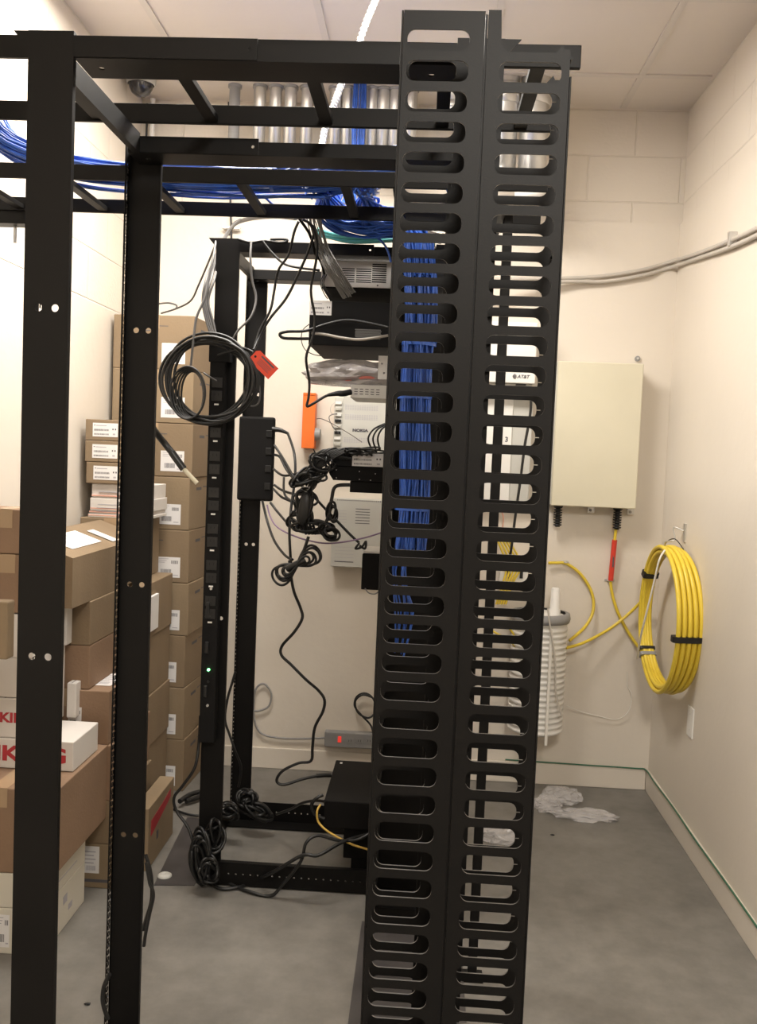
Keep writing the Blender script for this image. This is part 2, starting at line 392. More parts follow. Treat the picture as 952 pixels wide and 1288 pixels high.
# ------------------------------------------------------------------ cable ladders on the rack tops
def ladder(label, y0, y1, x0, x1, rungs, z=2.136):
    t = thing('cable_ladder', label, 'cable ladder', ((x0+x1)/2, (y0+y1)/2, z))
    for y in (y0, y1): MB().box((x0, y-.005, z), (x1, y+.005, z+.039), BLK, .0015).build('stringer', t)
    for x in rungs: MB().box((x-.013, y0+.005, z+.004), (x+.013, y1-.005, z+.017), BLK, .001).build('rung', t)
    return t
ladder('black cable ladder resting on the nearest rack top', 1.615, 1.922, -1.325, .236, [-.955, -.715, -.475, -.235, .005, .165])
zl = 2.136
xq = xat(636.5, 330, 2.5)
t = thing('support_post', 'slim black upright under the right end of the blue cable ladder', 'post', (xq, 2.5, 0))
MB().box((xq-.0125, 2.488, .005), (xq+.0125, 2.512, 2.134), BLK, .002).build('tube', t); MB().box((xq-.03, 2.47, 0), (xq+.03, 2.53, .005), BLK).build('foot_plate', t); MB().box((xq-.035, 2.38, 2.10), (xq-.0128, 2.66, 2.1345), BLK, .002).build('top_bracket', t)
ladder('black cable ladder carrying the blue cable bundle', 2.345, 2.672, -1.325, .30, [-1.225, -.975, -.745, -.505, -.235, -.10, .13])
# left end bracket + threaded rod
t = thing('threaded_rod', 'short threaded stub under the left end bracket of the blue cable ladder', 'rod', (-1.26, 2.70, 2.06))
MB().cyl((-1.26, 2.715, 2.05), (-1.26, 2.715, 2.14), .005, STEEL, 8).build('rod', t)
MB().box((-1.333, 2.677, 2.10), (-1.21, 2.735, 2.155), BLK, .003).build('bracket', t)

# ------------------------------------------------------------------ cartons
def label_on(parent, O, u, v, w_, h_, seed=1, style=0, name='label'):
    """thin paper label, lower-left corner O"""
    rnd = random.Random(seed); mb = MB(); u = V(u).normalized(); v = V(v).normalized(); n = u.cross(v)
    def slab(x0, y0, x1, y1, m, a, b):
        c = [O+u*x+v*y+n*k for k in (a, b) for x, y in ((x0, y0), (x1, y0), (x1, y1), (x0, y1))]
        mb.add(c, [[4, 5, 6, 7], [0, 1, 5, 4], [1, 2, 6, 5], [2, 3, 7, 6], [3, 0, 4, 7]], m)
    slab(0, 0, w_, h_, WPAP, .0001, .0008)
    def bars(x0, y0, x1, y1, m=INK):
        x = x0
        while x < x1:
            b = rnd.uniform(.0008, .0022); slab(x, y0, min(x+b, x1), y1, m, .0008, .0011); x += b+rnd.uniform(.0008, .002)
    if style == 0:      # shipping label: barcode + text lines
        bars(w_*.18, h_*.16, w_*.62, h_*.40); bars(w_*.62, h_*.68, w_*.92, h_*.84, INK)
        for k in range(3): slab(w_*.08, h_*(.9-.09*k), w_*(.5-.08*k), h_*(.925-.09*k), INK2, .0008, .0011)
        slab(w_*.7, h_*.1, w_*.92, h_*.14, INK2, .0008, .0011)
    elif style == 1:    # wide product label: three lines and marks at right
        slab(w_*.05, h_*.80, w_*.10, h_*.86, INK, .0008, .0011); slab(w_*.13, h_*.78, w_*.55, h_*.84, INK2, .0008, .0011)
        bars(w_*.06, h_*.42, w_*.64, h_*.56); bars(w_*.06, h_*.12, w_*.64, h_*.24)
        for k in (0, 1): slab(w_*(.78+.1*k), h_*.5, w_*(.83+.1*k), h_*.62, INK, .0008, .0011)
        slab(w_*.8, h_*.14, w_*.9, h_*.26, INK2, .0008, .0011)
    else:               # address label
        for k in range(4): slab(w_*.12, h_*(.78-.14*k), w_*(.8-.1*(k % 2)), h_*(.82-.14*k), INK2, .0008, .0011)
        bars(w_*.3, h_*.1, w_*.8, h_*.28, INK2)
    return mb.build(name, parent)
def carton(label, xr, yf, wd, dp, z0, z1, m=CARD, group=None, rot=0., tape=True, seam=True, cat='box', name='cardboard_box'):
    z1 -= .0015; piv = (xr, yf, z0)
    t = thing(name, label, cat, (xr-wd/2, yf+dp/2, z0), group)
    mb = MB().box((xr-wd, yf, z0), (xr, yf+dp, z1), m, .003, rot, piv)
    if seam: mb.box((xr-wd/2-.001, yf+.002, z1), (xr-wd/2+.001, yf+dp-.002, z1+.0005), INK, 0, rot, piv)
    b = mb.build('carton', t)
    if tape:
        tp = MB().box((xr-wd/2-.024, yf-.0004, z1-.0005), (xr-wd/2+.024, yf+dp, z1+.0008), TAPE, 0, rot, piv)
        tp.box((xr-wd/2-.024, yf-.0007, z1-.055), (xr-wd/2+.024, yf+.0005, z1+.0008), TAPE, 0, rot, piv)
        tp.build('packing_tape', t)
    return t, b
# stack in the back left corner (9 boxes), turned slightly
ys = [397, 465, 534, 600, 667, 735, 801, 867, 931, 996]
order = ['topmost', 'second from the top', 'third from the top', 'fourth from the top', 'fifth from the top', 'fifth from the floor counting up past four others', 'third above the floor box', 'second above the floor box', 'directly on the floor box']
nameA = ['topmost box of the tall brown carton stack in the back left corner', 'second box from the top of the tall back corner carton stack', 'third box from the top of the tall back corner carton stack',
         'fourth box from the top of the tall back corner stack, behind the cut cable', 'fifth box from the top of the tall back corner carton stack',
         'fourth box from the floor in the tall back corner carton stack', 'third box from the floor in the tall back corner carton stack', 'second box from the floor in the tall back corner carton stack', 'bottom box on the floor of the tall back corner carton stack']
AH = zat(244, 397, 3.73)/9
for i in range(9):
    z1 = AH*(9-i); z0 = z1-AH; xr = -.968+.004*((i*7) % 3-1); rot = math.radians(-3+.6*((i*5) % 3-1))
    t, b = carton(nameA[i], xr, 3.73, .345, .315, z0, z1, CARD2 if i % 2 else CARD, 'tall carton stack in the back left corner', rot)
    u = V((math.cos(rot), math.sin(rot), 0)); O = V((xr, 3.73, z0+.022))-u*.135
    label_on(t, O, u, (0, 0, 1), .10, .085, 20+i, 0)
    # printed handling marks on front and side
    mk = MB(); n = V((0, -1, 0))
    for (dx, dz, ww, hh) in ((-.26, .17, .03, .006), (-.235, .155, .05, .004), (-.20, .11, .03, .006), (-.16, .175, .05, .003)):
        p = V((xr, 3.73, z0+dz))+u*dx; mk.add([p+V((0, -.0006, 0)), p+u*ww+V((0, -.0006, 0)), p+u*ww+V((0, -.0006, hh)), p+V((0, -.0006, hh))], [[0, 1, 2, 3]], INK)
    v2 = V((-math.sin(rot), math.cos(rot), 0))
    for (dy, dz, ww, hh) in ((.09, .165, .07, .012), (.18, .176, .09, .004)):
        p = V((xr, 3.73, z0+dz))+v2*dy+u*.0006; mk.add([p, p+v2*ww, p+v2*ww+V((0, 0, hh)), p+V((0, 0, hh))], [[0, 1, 2, 3]], INK)
    mk.build('printed_marks', t)
# column whose long sides recede beside the second post
zD = [0, .285, .49, .72, .935]
lbD = ['brown box at the floor behind the flat carton with red print', 'brown box second from the floor beside the tall corner stack', 'brown box third from the floor beside the tall corner stack', 'brown box with white sheet taped to its side, beside the tall corner stack']
for i in range(4):
    xr = -1.03+.006*(i % 2)
    t, b = carton(lbD[i], xr, 3.30, .285, .40, zD[i], zD[i+1], CARD, 'boxes in front of the tall corner stack')
    if i == 3: MB().box((xr, 3.33, zD[3]+.03), (xr+.012, 3.47, zD[4]-.05), WPAP, .002).build('white_sheet', t)
t, b = carton('brown box hidden under the small boxed stack behind the second post', -1.085, 3.44, .235, .26, .935, 1.172, CARD)
# white slim boxes with salmon bands + three small labelled cartons
xl_s = xat(109, 600, 3.45)
zw = [1.172]; 
for yy in (660, 642, 626, 608): zw.append(zat(125, yy, 3.45))
zw[1] = (zw[0]+zw[2])/2 if zw[1] <= zw[0] else zw[1]
lw = ['lowest of four white slim boxes with red lines on the left', 'second white slim box from the bottom with red lines', 'third white slim box from the bottom with red lines', 'white slim box with red line right under the three small brown cartons']
for i in range(4):
    t = thing('slim_box', lw[i], 'box', (-1.14, 3.5, zw[i]), 'white slim boxes under the small labelled cartons')
    x0 = xl_s+.008+.004*i; x1 = xat(189-2*(i % 2), 630, 3.45)
    MB().box((x0, 3.45+.004*(i % 2), zw[i]), (x1, 3.68, zw[i+1]-.001), WBOX, .002).build('carton', t)
    MB().box((x0+.001, 3.4492, zw[i]+.006), (x1-.001, 3.4505+.004*(i % 2), zw[i]+.010), PINK).build('printed_band', t)
    MB().box((x0+.03, 3.4492, zw[i]+.022), (x0+.11, 3.4505+.004*(i % 2), zw[i]+.025), INK2).build('printed_line', t)
z3 = [zw[4], zat(125, 581, 3.44), zat(125, 554, 3.44), zat(125, 527, 3.44)]
l3 = ['lowest of the three small brown cartons with white labels', 'middle of the three small brown cartons with white labels', 'topmost of the three small brown cartons with white labels']
for i in range(3):
    x0 = xat(107+(2 if i == 0 else 0), 560, 3.44)
    t, b = carton(l3[i], x0+.16, 3.44, .16, .22, z3[i], z3[i+1], CARD, 'three small labelled cartons', tape=False)
    label_on(t, V((x0+.029, 3.4398, z3[i]+.015)), (1, 0, 0), (0, 0, 1), .098, z3[i+1]-z3[i]-.030, 50+i, 1)
# middle column, fronts visible between the two left posts
zb = [0, zat(120, 1061, 2.863), zat(134, 1007, 2.863), zat(130, 937, 2.863), zat(110, 868, 2.863)]
ib = [('cardboard box on the floor with a white label, between the two left posts', -.965, CARD2), ('brown carton with black drop icon above the floor box', -.965, CARD), ('plain brown carton between the white box and the second post', -.975, CARDR), ('brown carton with a label on top under two stacked boxes', -.99, CARDR)]
for i, (lb, xr, m) in enumerate(ib):
    t, b = carton(lb, xr, 2.863, .33, .41, zb[i], zb[i+1], m)
    if i == 0:
        label_on(t, V((-1.07, 2.8628, zb[0]+.05)), (1, 0, 0), (0, 0, 1), .06, .09, 61, 2)
        mk = MB().box((-1.06, 2.8622, .02), (-.98, 2.8632, .03), INK); mk.build('printed_marks', t)
    if i == 1:
        c = PY(122, 1033, 2.8622); mk = MB().lathe(c+V((0, .0002, 0)), (0, -1, 0), [(.0, .0006), (.009, .0006), (.009, 0)], INK, 12)
        for k in range(3): mk.box((c.x-.004, 2.8622, c.z+.014+k*.008), (c.x+.006, 2.8632, c.z+.018+k*.008), INK)
        mk.build('printed_marks', t)
    if i == 3:
        label_on(t, V((-1.09, 2.93, zb[4]-.001)), (1, 0, 0), (0, 1, 0), .08, .16, 63, 2)
        label_on(t, V((-1.125, 2.8628, zb[3]+.05)), (1, 0, 0), (0, 0, 1), .045, .07, 64, 0)
zc = [zb[4], zat(111, 812, 2.87), zat(111, 756, 2.87)]
for i, lb in enumerate(('brown box directly beneath another identical box, under the big tilted carton', 'brown box directly under the big tilted carton with address label')):
    carton(lb, -1.06, 2.87, .27, .38, zc[i], zc[i+1], CARDR if i == 0 else CARD, 'two boxes under the large tilted carton')
# large box with sloping top
t = thing('cardboard_box', 'large brown carton with a sloping top bearing a white address label', 'box', (-1.15, 3.0, zc[2]))
z0 = zc[2]+.0005; zr = zat(88, 702, 2.72); zlft = zr+.06
X0, X1, Y0, Y1 = -1.237, -1.064, 2.72, 3.43
mb = MB(); mb.add([(X0, Y0, z0), (X1, Y0, z0), (X1, Y1, z0), (X0, Y1, z0), (X0, Y0, zlft), (X1, Y0, zr), (X1, Y1, zr), (X0, Y1, zlft)],
       [[3, 2, 1, 0], [0, 1, 5, 4], [1, 2, 6, 5], [2, 3, 7, 6], [3, 0, 4, 7], [4, 5, 6, 7]], CARD); mb.build('carton', t)
sl = V((X1-X0, 0, zr-zlft)).normalized()
label_on(t, V((X0, Y0, zlft))+sl*.04+V((0, .10, .0015)), sl, (0, 1, 0), .10, .26, 70, 2)
label_on(t, V((X0, Y0, zlft))+sl*.06+V((0, .42, .0030)), sl, (0, 1, 0), .10, .06, 71, 9)
# foreground left column
lx, ly = -1.024, 2.454
z = [0, zat(6, 1142, ly), zat(6, 1098, ly), zat(6, 991, ly)]
t, b = carton('cream box on the floor at the left edge, lowest of its pile', lx, ly, .29, .32, z[0], z[1], CREAMBOX, tape=False, name='storage_box')
label_on(t, V((-1.155, ly-.0002, .02)), (1, 0, 0), (0, 0, 1), .035, z[1]-.04, 81, 0)
for k, (yy, zz, hh) in enumerate(((2.52, .06, .02), (2.60, .075, .025), (2.64, .04, .018))): MB().box((lx-.0005, yy, zz), (lx+.0007, yy+.03, zz+hh), INK2).build('printed_mark', t)
t, b = carton('cream box on top of the floor box at the left edge', lx, ly, .29, .32, z[1], z[2], CREAMBOX, tape=False, name='storage_box')
MB().box((lx-.0005, ly+.04, z[1]+.03), (lx+.0007, ly+.25, z[1]+.033), INK2).build('printed_mark', t)
t, b = carton('big brown carton under the white boxes with red letters', -.992, ly, .33, .42, z[2], z[3], CARDR)
zk = z[3]; pk = PZ(92, 971, zk); kx, ky = pk.x, pk.y; kz = zat(92, 933, ky); kd = PX(123, 943, kx).y-ky
t, b = carton('white box with large red letters in front, on the big brown carton', kx, ky, .28, kd, zk, kz, WBOX, 'white boxes with red letters', tape=False, name='white_box')
vs_, fs = text_mesh('VIKING', .062, .0004, .0022)
xs = [p[0] for p in vs_]; sx = (.270)/(max(xs)-min(xs)); gx = xat(83, 948, ky)
lt = MB(); lt.flat([((p[0]-max(xs))*sx, p[1]*1.0, p[2]) for p in vs_], fs, (gx, ky-.0008, (zk+kz)/2-.002), XZ[0], XZ[1], REDINK); lt.build('printed_lettering', t)
k1 = zat(10, 878, ky); k2 = zat(10, 827, ky); k3 = zat(10, 772, ky); wr = xat(38, 900, ky)
t, b = carton('white box with smaller red letters, above the large lettered one', wr, ky+.004, .16, .12, kz, k1, WBOX, 'white boxes with red letters', tape=False, name='white_box')
vs_, fs = text_mesh('VIKING', .040, .0004, .0015); xs = [p[0] for p in vs_]; g1 = xat(45, 902, ky); sx = .155/(max(xs)-min(xs))
lt = MB(); lt.flat([((p[0]-max(xs))*sx, p[1], p[2]) for p in vs_], fs, (g1, ky+.0032, (kz+k1)/2-.001), XZ[0], XZ[1], REDINK); lt.build('printed_lettering', t)
carton('plain white box second above the red lettered box', wr+.008, ky+.006, .16, .12, k1, k2, WBOX, tape=False, name='white_box')
carton('plain white box topmost of the white pile, under brown cartons', wr+.004, ky+.002, .16, .12, k2, k3, WBOX, tape=False, name='white_box')
carton('narrow white box standing on the lettered box behind the first post', xat(83, 880, ky+kd-.06), ky+.225, .03, .05, kz, zat(80, 861, ky+.2), WBOX, tape=False, name='white_box')
carton('white upright box mostly hidden behind the first post', xat(75, 830, 2.80), 2.80, .04, .045, kz, zat(82, 812, 2.8)-.001, WBOX, tape=False, name='white_box')
carton('small white box edge seen right of the first post under the tilted carton', xat(84, 790, 2.80), 2.80, .05, .045, zat(82, 812, 2.8), zc[2]-.004, WBOX, tape=False, name='white_box')
zb1 = zat(10, 697, ky); zb2 = zat(10, 640, ky)
carton('brown carton on the white pile at the left edge', wr+.0, ky+.005, .16, .12, k3+.002, zb1, CARDR)
t, b = carton('topmost reddish carton at the far left edge beside a plastic bag', xat(38, 660, ky), ky+.004, .16, .12, zb1+.001, zb2, CARDR)
bm = bmesh.new(); bmesh.ops.create_icosphere(bm, subdivisions=3, radius=1); c = PY(26, 672, ky+.03); rnd = random.Random(3)
for q in bm.verts: q.co = V((c.x+q.co.x*.024*(1+rnd.uniform(-.2, .2)), c.y+q.co.y*.02, zb1+.036+q.co.z*.034*(1+rnd.uniform(-.06, .06))))
mb = MB(); mb.bm(bm, BAGM, smooth=False); tag(mb.build('plastic_wrap'), 'crumpled clear plastic wrap beside the reddish carton at left edge', 'plastic wrap')
p = PY(10, 755, 2.2)
t = thing('cardboard_sheet', 'pale cardboard panel standing at the left frame edge', 'cardboard', (p.x-.12, 2.2, 0))
MB().box((XL+.05, 2.20, .0), (p.x, 2.24, zat(5, 757, 2.2)), CARD2, .004).build('panel', t) if False else None
MB().box((p.x-.14, 2.20, zat(5, 830, 2.2)), (p.x, 2.24, zat(5, 757, 2.2)), CARD2, .004).build('panel', t)
MB().box((p.x-.14, 2.205, 0), (p.x-.05, 2.235, zat(5, 830, 2.2)), CARD2, .004).build('flap', t)
# flat carton with red print, leaning on the floor beside column
zt_ = zat(215, 977, 3.31)
t = thing('flat_carton', 'narrow brown carton with red print standing on the floor', 'box', (-.915, 3.16, 0))
MB().box((-.945, 3.0, 0), (-.890, 3.315, zt_), CARD2, .003).build('carton', t)
mb = MB(); plate(mb, [(3.03, .11), (3.27, .16), (3.27, .19), (3.16, .175), (3.03, .165)], [], .001, (-.8897, 0, 0), YZ, REDINK); mb.box((-.8903, 3.10, .07), (-.8893, 3.12, .10), INK); mb.build('printed_mark', t)
# brown flaps seen at the feet of the corner stack


# ------------------------------------------------------------------ floor plates
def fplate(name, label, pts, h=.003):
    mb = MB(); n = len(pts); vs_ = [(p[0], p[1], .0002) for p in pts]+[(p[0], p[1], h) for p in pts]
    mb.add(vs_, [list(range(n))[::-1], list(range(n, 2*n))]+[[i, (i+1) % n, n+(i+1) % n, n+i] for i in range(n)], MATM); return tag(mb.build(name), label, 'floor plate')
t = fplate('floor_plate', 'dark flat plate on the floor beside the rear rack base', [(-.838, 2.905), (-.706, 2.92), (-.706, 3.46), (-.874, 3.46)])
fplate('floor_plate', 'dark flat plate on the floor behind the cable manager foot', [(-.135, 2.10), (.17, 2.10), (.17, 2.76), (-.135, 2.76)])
p = PZ(207, 1102, .003)
tag(MB().lathe((p.x, p.y, .0032), (0, 0, 1), [(.024, 0), (.024, .004), (.016, .009), (.006, .009), (.004, .007), (0, .007)], LITEG, 20).build('bolt_cap'), 'round grey bolt cap on the dark floor plate', 'bolt cap')

# ------------------------------------------------------------------ wall cabinet at right
t = thing('wall_cabinet', 'large beige metal wall cabinet right of the cable manager', 'cabinet', (.745, 4.0, 1.26))
yc = 3.965
a, b_ = PY(704, 637, yc), PY(810, 457, yc)
x0, x1 = .553, .915; z0, z1 = zat(745, 638, yc), zat(760, 456, yc)
MB().box((x0-.004, yc+.025, z0+.002), (x1-.006, YB, z1-.002), BEIGES, .003).build('body', t)
MB().box((x0, yc, z0), (x1, yc+.025, z1), BEIGE, .004).build('door', t)
for zz in (z1-.15, z0+.11): MB().box((x0-.012, yc+.03, zz-.055), (x0-.0045, yc+.055, zz+.055), GMET, .002).build('hinge', t)
MB().box((x0-.018, yc+.04, (z0+z1)/2-.01), (x0-.0045, yc+.055, (z0+z1)/2+.006), WHITE, .002).build('latch', t)
def gland(parent, x, y, z, L=.085):
    prof = [(.0, 0), (.021, 0), (.021, .008)]
    h = .008
    while h < L: prof += [(.019, h), (.0175, h+.0055), (.011, h+.006), (.011, h+.011)]; h += .011
    prof += [(.005, h), (0, h)]
    MB().lathe((x, y, z), (0, 0, -1), prof, RUB, 16).build('cable_gland', parent)
g1 = PY(702, 640, 4.03); g2 = PY(777, 640, 4.03)
gland(t, g1.x, 4.03, z0, .085); gland(t, g2.x, 4.03, z0, .09)
for px in (742, 792):
    q = PY(px, 645, 4.06); mb = MB().box((q.x-.012, 4.055, z0-.03), (q.x+.018, 4.06, z0+.004), STEEL, .001).cyl((q.x, 4.055, z0-.018), (q.x, 4.048, z0-.018), .006, GMET, 10); mb.build('mounting_tab', t)
q = PY(802, 451, 4.07); MB().cyl((q.x, 4.08, q.z), (q.x, 4.07, q.z), .012, GMET, 12).cyl((q.x, 4.07, q.z), (q.x, 4.066, q.z), .005, STEEL, 8).build('upper_bolt', t)

# yellow duct coil on the right wall
t = thing('cable_coil', 'big coil of yellow cable hung on the right wall corner', 'cable coil', (1.0, 3.7, .55))
cc = V((1.012, 3.69, zat(848, 779, 3.69)))
hdir = V((.030, -.25, 0)).normalized(); nrm = hdir.cross(V((0, 0, 1))).normalized()
if nrm.x > 0: nrm = -nrm
rc = .0092
for i in range(9):
    row, colm = i % 2, i//2
    R_ = .262-.013*row; off = (colm-.2)*.0175+.008*row
    pts = []
    for k in range(28):
        a_ = 2*PI*k/28; fan = 1+.10*math.sin(a_)*0
        sp = off*(.9+.35*math.cos(a_))-.012       # fan out on the near side
        wz = R_*1.10*math.sin(a_)
        pts.append(cc+hdir*(R_*math.cos(a_))+V((0, 0, wz))+nrm*sp+V((0, 0, .004*math.sin(3*a_+i))))
    MB().tube(pts, rc, YEL, n=10, sub=3, closed=True).build('cable_loop', t)
def band(parent, ang, m, wdt=.022, nm='tape_band'):
    mb = MB(); p = cc+hdir*(.256*math.cos(ang))+V((0, 0, .282*math.sin(ang)))
    tg = (hdir*(-math.sin(ang))+V((0, 0, 1.1*math.cos(ang)))).normalized(); rad = tg.cross(nrm).normalized()
    hw = .040*(.9+.35*math.cos(ang))+.010; p = p+nrm*(.0365*(.9+.35*math.cos(ang))-.012); vs_ = []
    N = 24
    for s_ in (-1, 1):
        for k in range(N):
            th = 2*PI*k/N; c_, d_ = math.cos(th), math.sin(th)
            e = lambda q: math.copysign(abs(q)**.4, q)
            vs_.append(p+tg*(s_*wdt/2)+nrm*(hw*e(c_))+rad*(.0195*e(d_)))
    mb.add(vs_, [[k, (k+1) % N, N+(k+1) % N, N+k] for k in range(N)]+[list(range(N)), list(range(N, 2*N))[::-1]], m, False); mb.build(nm, parent)
band(t, math.radians(-6), RUB); band(t, math.radians(147), RUB); band(t, math.radians(222), GMET, .014); band(t, math.radians(216), RUB, .012)
# hook holding it
hk = PX(862, 668, XR)
t2 = thing('wall_hook', 'thin wire hook on the right wall holding the yellow coil', 'hook', (XR-.02, hk.y, 1.1))
MB().box((XR-.006, hk.y-.012, hk.z-.045), (XR, hk.y+.012, hk.z+.03), STEEL, .001).build('hook_plate', t2)
top = cc+V((0, 0, .29))
MB().tube([(XR-.006, hk.y, hk.z), (XR-.04, hk.y+.03, hk.z+.01), top+V((.0, .0, .03)), top+V((-.03, .03, .015)), top+V((-.02, .05, -.05))], .003, STEEL).build('hook_wire', t2)
MB().tube([top+V((.02, -.06, .0)), top+V((0, 0, .035)), top+V((-.02, .06, .01)), top+V((-.02, .05, -.03))], .002, RUB).build('tie_wire', t2)

# yellow leads
gz = z0-.09
cable('yellow_cable', [V((g2.x, 4.03, gz+.02)), V((g2.x-.002, 4.035, gz)), PY(771, 700, 4.05), PY(768, 733, 4.06), PY(775, 765, 4.06), PY(790, 795, 4.06), PY(808, 820, 4.03), PY(826, 838, 3.93)], .0068, YEL, 'yellow cable running from the cabinet gland down to the coil')
a_, b_ = PY(773, 679, 4.045), PY(768, 730, 4.055)
mb = MB().cyl(a_, b_, .0115, REDT, 16)
t = thing('cable_marker', 'red sleeve marker on the yellow cable below the cabinet', 'cable marker', b_)
mb.build('sleeve', t)
m_ = (a_+b_)/2; MB().box((m_.x-.003, m_.y-.0122, m_.z-.03), (m_.x+.003, m_.y-.0112, m_.z+.03), INK).build('printed_line', t)
def strap(label, c, w_=.045):
    t = thing('wall_clip', label, 'clip', c)
    MB().box((c.x-w_/2, YB-.003, c.z-.006), (c.x+w_/2, YB, c.z+.006), STEEL, .001).tube([(c.x-.012, YB-.003, c.z), (c.x-.010, YB-.02, c.z), (c.x, YB-.028, c.z), (c.x+.010, YB-.02, c.z), (c.x+.012, YB-.003, c.z)], .003, STEEL).build('strap', t)
strap('metal wall clip under the red sleeve marker', PY(767, 730, 4.07)); strap('small metal wall clip on the yellow arc near the drum', PY(711, 707, 4.07), .02)
cable('yellow_cable', [(690, 708, 4.05), (700, 708, 4.06), (712, 709, 4.06), (730, 722, 4.06), (744, 745, 4.06), (746, 768, 4.05), (736, 788, 4.02), (716, 806, 3.97)], .0068, YEL, 'yellow cable bending in an arc above the white drum')
cable('yellow_cable', [(712, 815, 3.96), (735, 808, 3.99), (768, 790, 4.03), (795, 768, 4.04), (812, 750, 4.0), (822, 738, 3.93)], .0068, YEL, 'yellow cable rising from the white drum up to the coil')
cable('clear_tie', [(836, 692, 3.62), (829, 705, 3.60), (822, 735, 3.62), (812, 775, 3.66), (806, 800, 3.72), (801, 828, 3.85)], .004, WCAB, 'white plastic strip hanging down from the coil hook', 'strip')
cable('thin_white_wire', [(713, 888, 4.02), (730, 895, 4.05), (750, 900, 4.06), (775, 905, 4.065), (790, 895, 4.065), (794, 875, 4.065), (789, 862, 4.065), (789, 845, 4.065)], .0018, WCAB, 'thin white wire drooping on the wall right of the drum', 'wire')

# white ribbed splice drum
t = thing('splice_drum', 'white ribbed cylindrical closure with grey rim on the back wall', 'splice closure', (.53, 3.93, .27))
dx, dy, dr = .527, 3.945, .120
zt_, zb_ = zat(690, 770, 3.9), zat(690, 922, 3.9)
prof = [(0, zb_), (dr-.02, zb_)]
h = zb_
while h < zt_-.045: prof += [(dr-.008, h+.002), (dr, h+.008), (dr, h+.018), (dr-.012, h+.0235)]; h += .0245
prof += [(dr-.01, zt_-.04), (dr-.01, zt_-.02), (dr-.03, zt_-.012), (0, zt_-.01)]
MB().lathe((dx, dy, 0), (0, 0, 1), prof, WHITE, 40).build('ribbed_body', t)
MB().lathe((dx, dy, 0), (0, 0, 1), [(dr-.012, zt_-.045), (dr+.006, zt_-.045), (dr+.010, zt_-.03), (dr+.006, zt_-.008), (dr-.012, zt_-.006)], GMET, 40).build('rim', t)
c = PY(700, 745, 3.9); MB().lathe((c.x, 3.93, zt_-.02), (0, 0, 1), [(.027, 0), (.024, .03), (.021, .035), (.019, c.z-zt_+.03), (.015, c.z-zt_+.035), (0, c.z-zt_+.035)], WHITE, 20).build('inlet_pipe', t)
sx_ = xat(690, 860, 3.82); MB().box((sx_-.006, dy-dr-.014, zb_-.03), (sx_+.006, dy-dr-.004, zt_-.06), WCAB, .002).build('front_strip', t)
MB().tube([PY(689, 765, 3.81), PY(692, 790, 3.80), PY(698, 830, 3.80), PY(699, 870, 3.80), PY(706, 900, 3.80)], .004, LGREY).build('side_lead', t)
MB().box((dx-.03, dy+dr-.02, zt_-.2), (dx+.03, YB, zt_-.1), STEEL).build('wall_bracket', t)

# outlet plate on right wall
c = PX(868, 908, XR-.004)
t = thing('wall_plate', 'white blank electrical cover plate on the right wall', 'wall plate', (XR-.004, c.y, c.z))
MB().box((XR-.006, c.y-.036, c.z-.058), (XR, c.y+.036, c.z+.058), WHITE, .002).build('plate', t)
MB().cyl((XR-.0065, c.y, c.z+.03), (XR-.0055, c.y, c.z+.03), .003, STEEL, 8).cyl((XR-.0065, c.y, c.z-.03), (XR-.0055, c.y, c.z-.03), .003, STEEL, 8).build('screw', t)
# green ground wire along the baseboards
cable('green_wire', [V((.42, YB-.016, .105)), V((.6, YB-.016, .103)), V((.8, YB-.014, .100)), V((1.0, YB-.015, .0985)), V((1.043, YB-.03, .099)), V((XR-.016, 3.9, .097)), V((XR-.015, 3.6, .102)), V((XR-.015, 3.3, .098)), V((XR-.015, 2.9, .102)), V((XR-.015, 2.3, .099))], .0034, GREEN, 'dark green wire lying along the top of the baseboard', 'wire')
# grey cables across upper right
for k, lb in enumerate(('upper light grey cable across the wall into the right corner', 'lower light grey cable across the wall into the right corner')):
    d = 7*k
    cable('grey_cable', [PY(600, 352+d, 3.95), PY(710, 350+d*.6, 4.04), PY(760, 347+d, 4.06), PY(810, 339+d, 4.06), PY(848, 328+d, 4.05), PX(880, 318+d*.9, XR-.012), PX(915, 304+d*1.2, XR-.014), PX(952, 287+d*1.3, XR-.012), PX(1010, 255+d*1.4, XR-.012)], .0085, LGREY, lb, n=10)
q = PX(921, 299, XR-.014)
t = thing('cable_clamp', 'small metal clamp holding the grey cables on the right wall', 'clamp', q)
MB().box((XR-.028, q.y-.012, q.z-.03), (XR, q.y+.012, q.z+.02), STEEL, .002).build('clamp_body', t)

# cabinet seen through the right column (telephone company box)
t = thing('network_cabinet', 'white wall unit with company logo seen through the manager slots', 'cabinet', (.30, 4.0, 1.4))
yA = 3.95; xa0, xa1 = xat(600, 480, yA), xat(673, 480, yA); za1, za0 = zat(650, 405, yA), zat(650, 482, yA)
MB().box((xa0, yA, za0), (xa1, YB, za1), WHITE, .004).build('housing', t)
MB().box((xa0, yA+.02, za0-.045), (xa1-.01, YB, za0), LITEG, .003).build('recess', t)
q = PY(655, 484, yA+.02); MB().box((q.x-.022, yA+.017, q.z-.004), (q.x+.022, yA+.021, q.z+.004), RUB, .001).build('slot', t)
vs_, fs = text_mesh('AT&T', .020, .0004, .0006, .25); q = PY(658, 474, yA-.0008)
mb = MB().flat(vs_, fs, q, XZ[0], XZ[1], INK)
q2 = PY(647.5, 473.5, yA-.0008)
for k in range(6):
    hh = -.009+k*.0036; ww = math.sqrt(max(0, .0100**2-hh**2)); mb.box((q2.x-ww, yA-.0014, q2.z+hh-.0012), (q2.x+ww*(.9-.25*(k % 2)), yA-.0003, q2.z+hh+.0012), INK)
mb.build('logo', t)
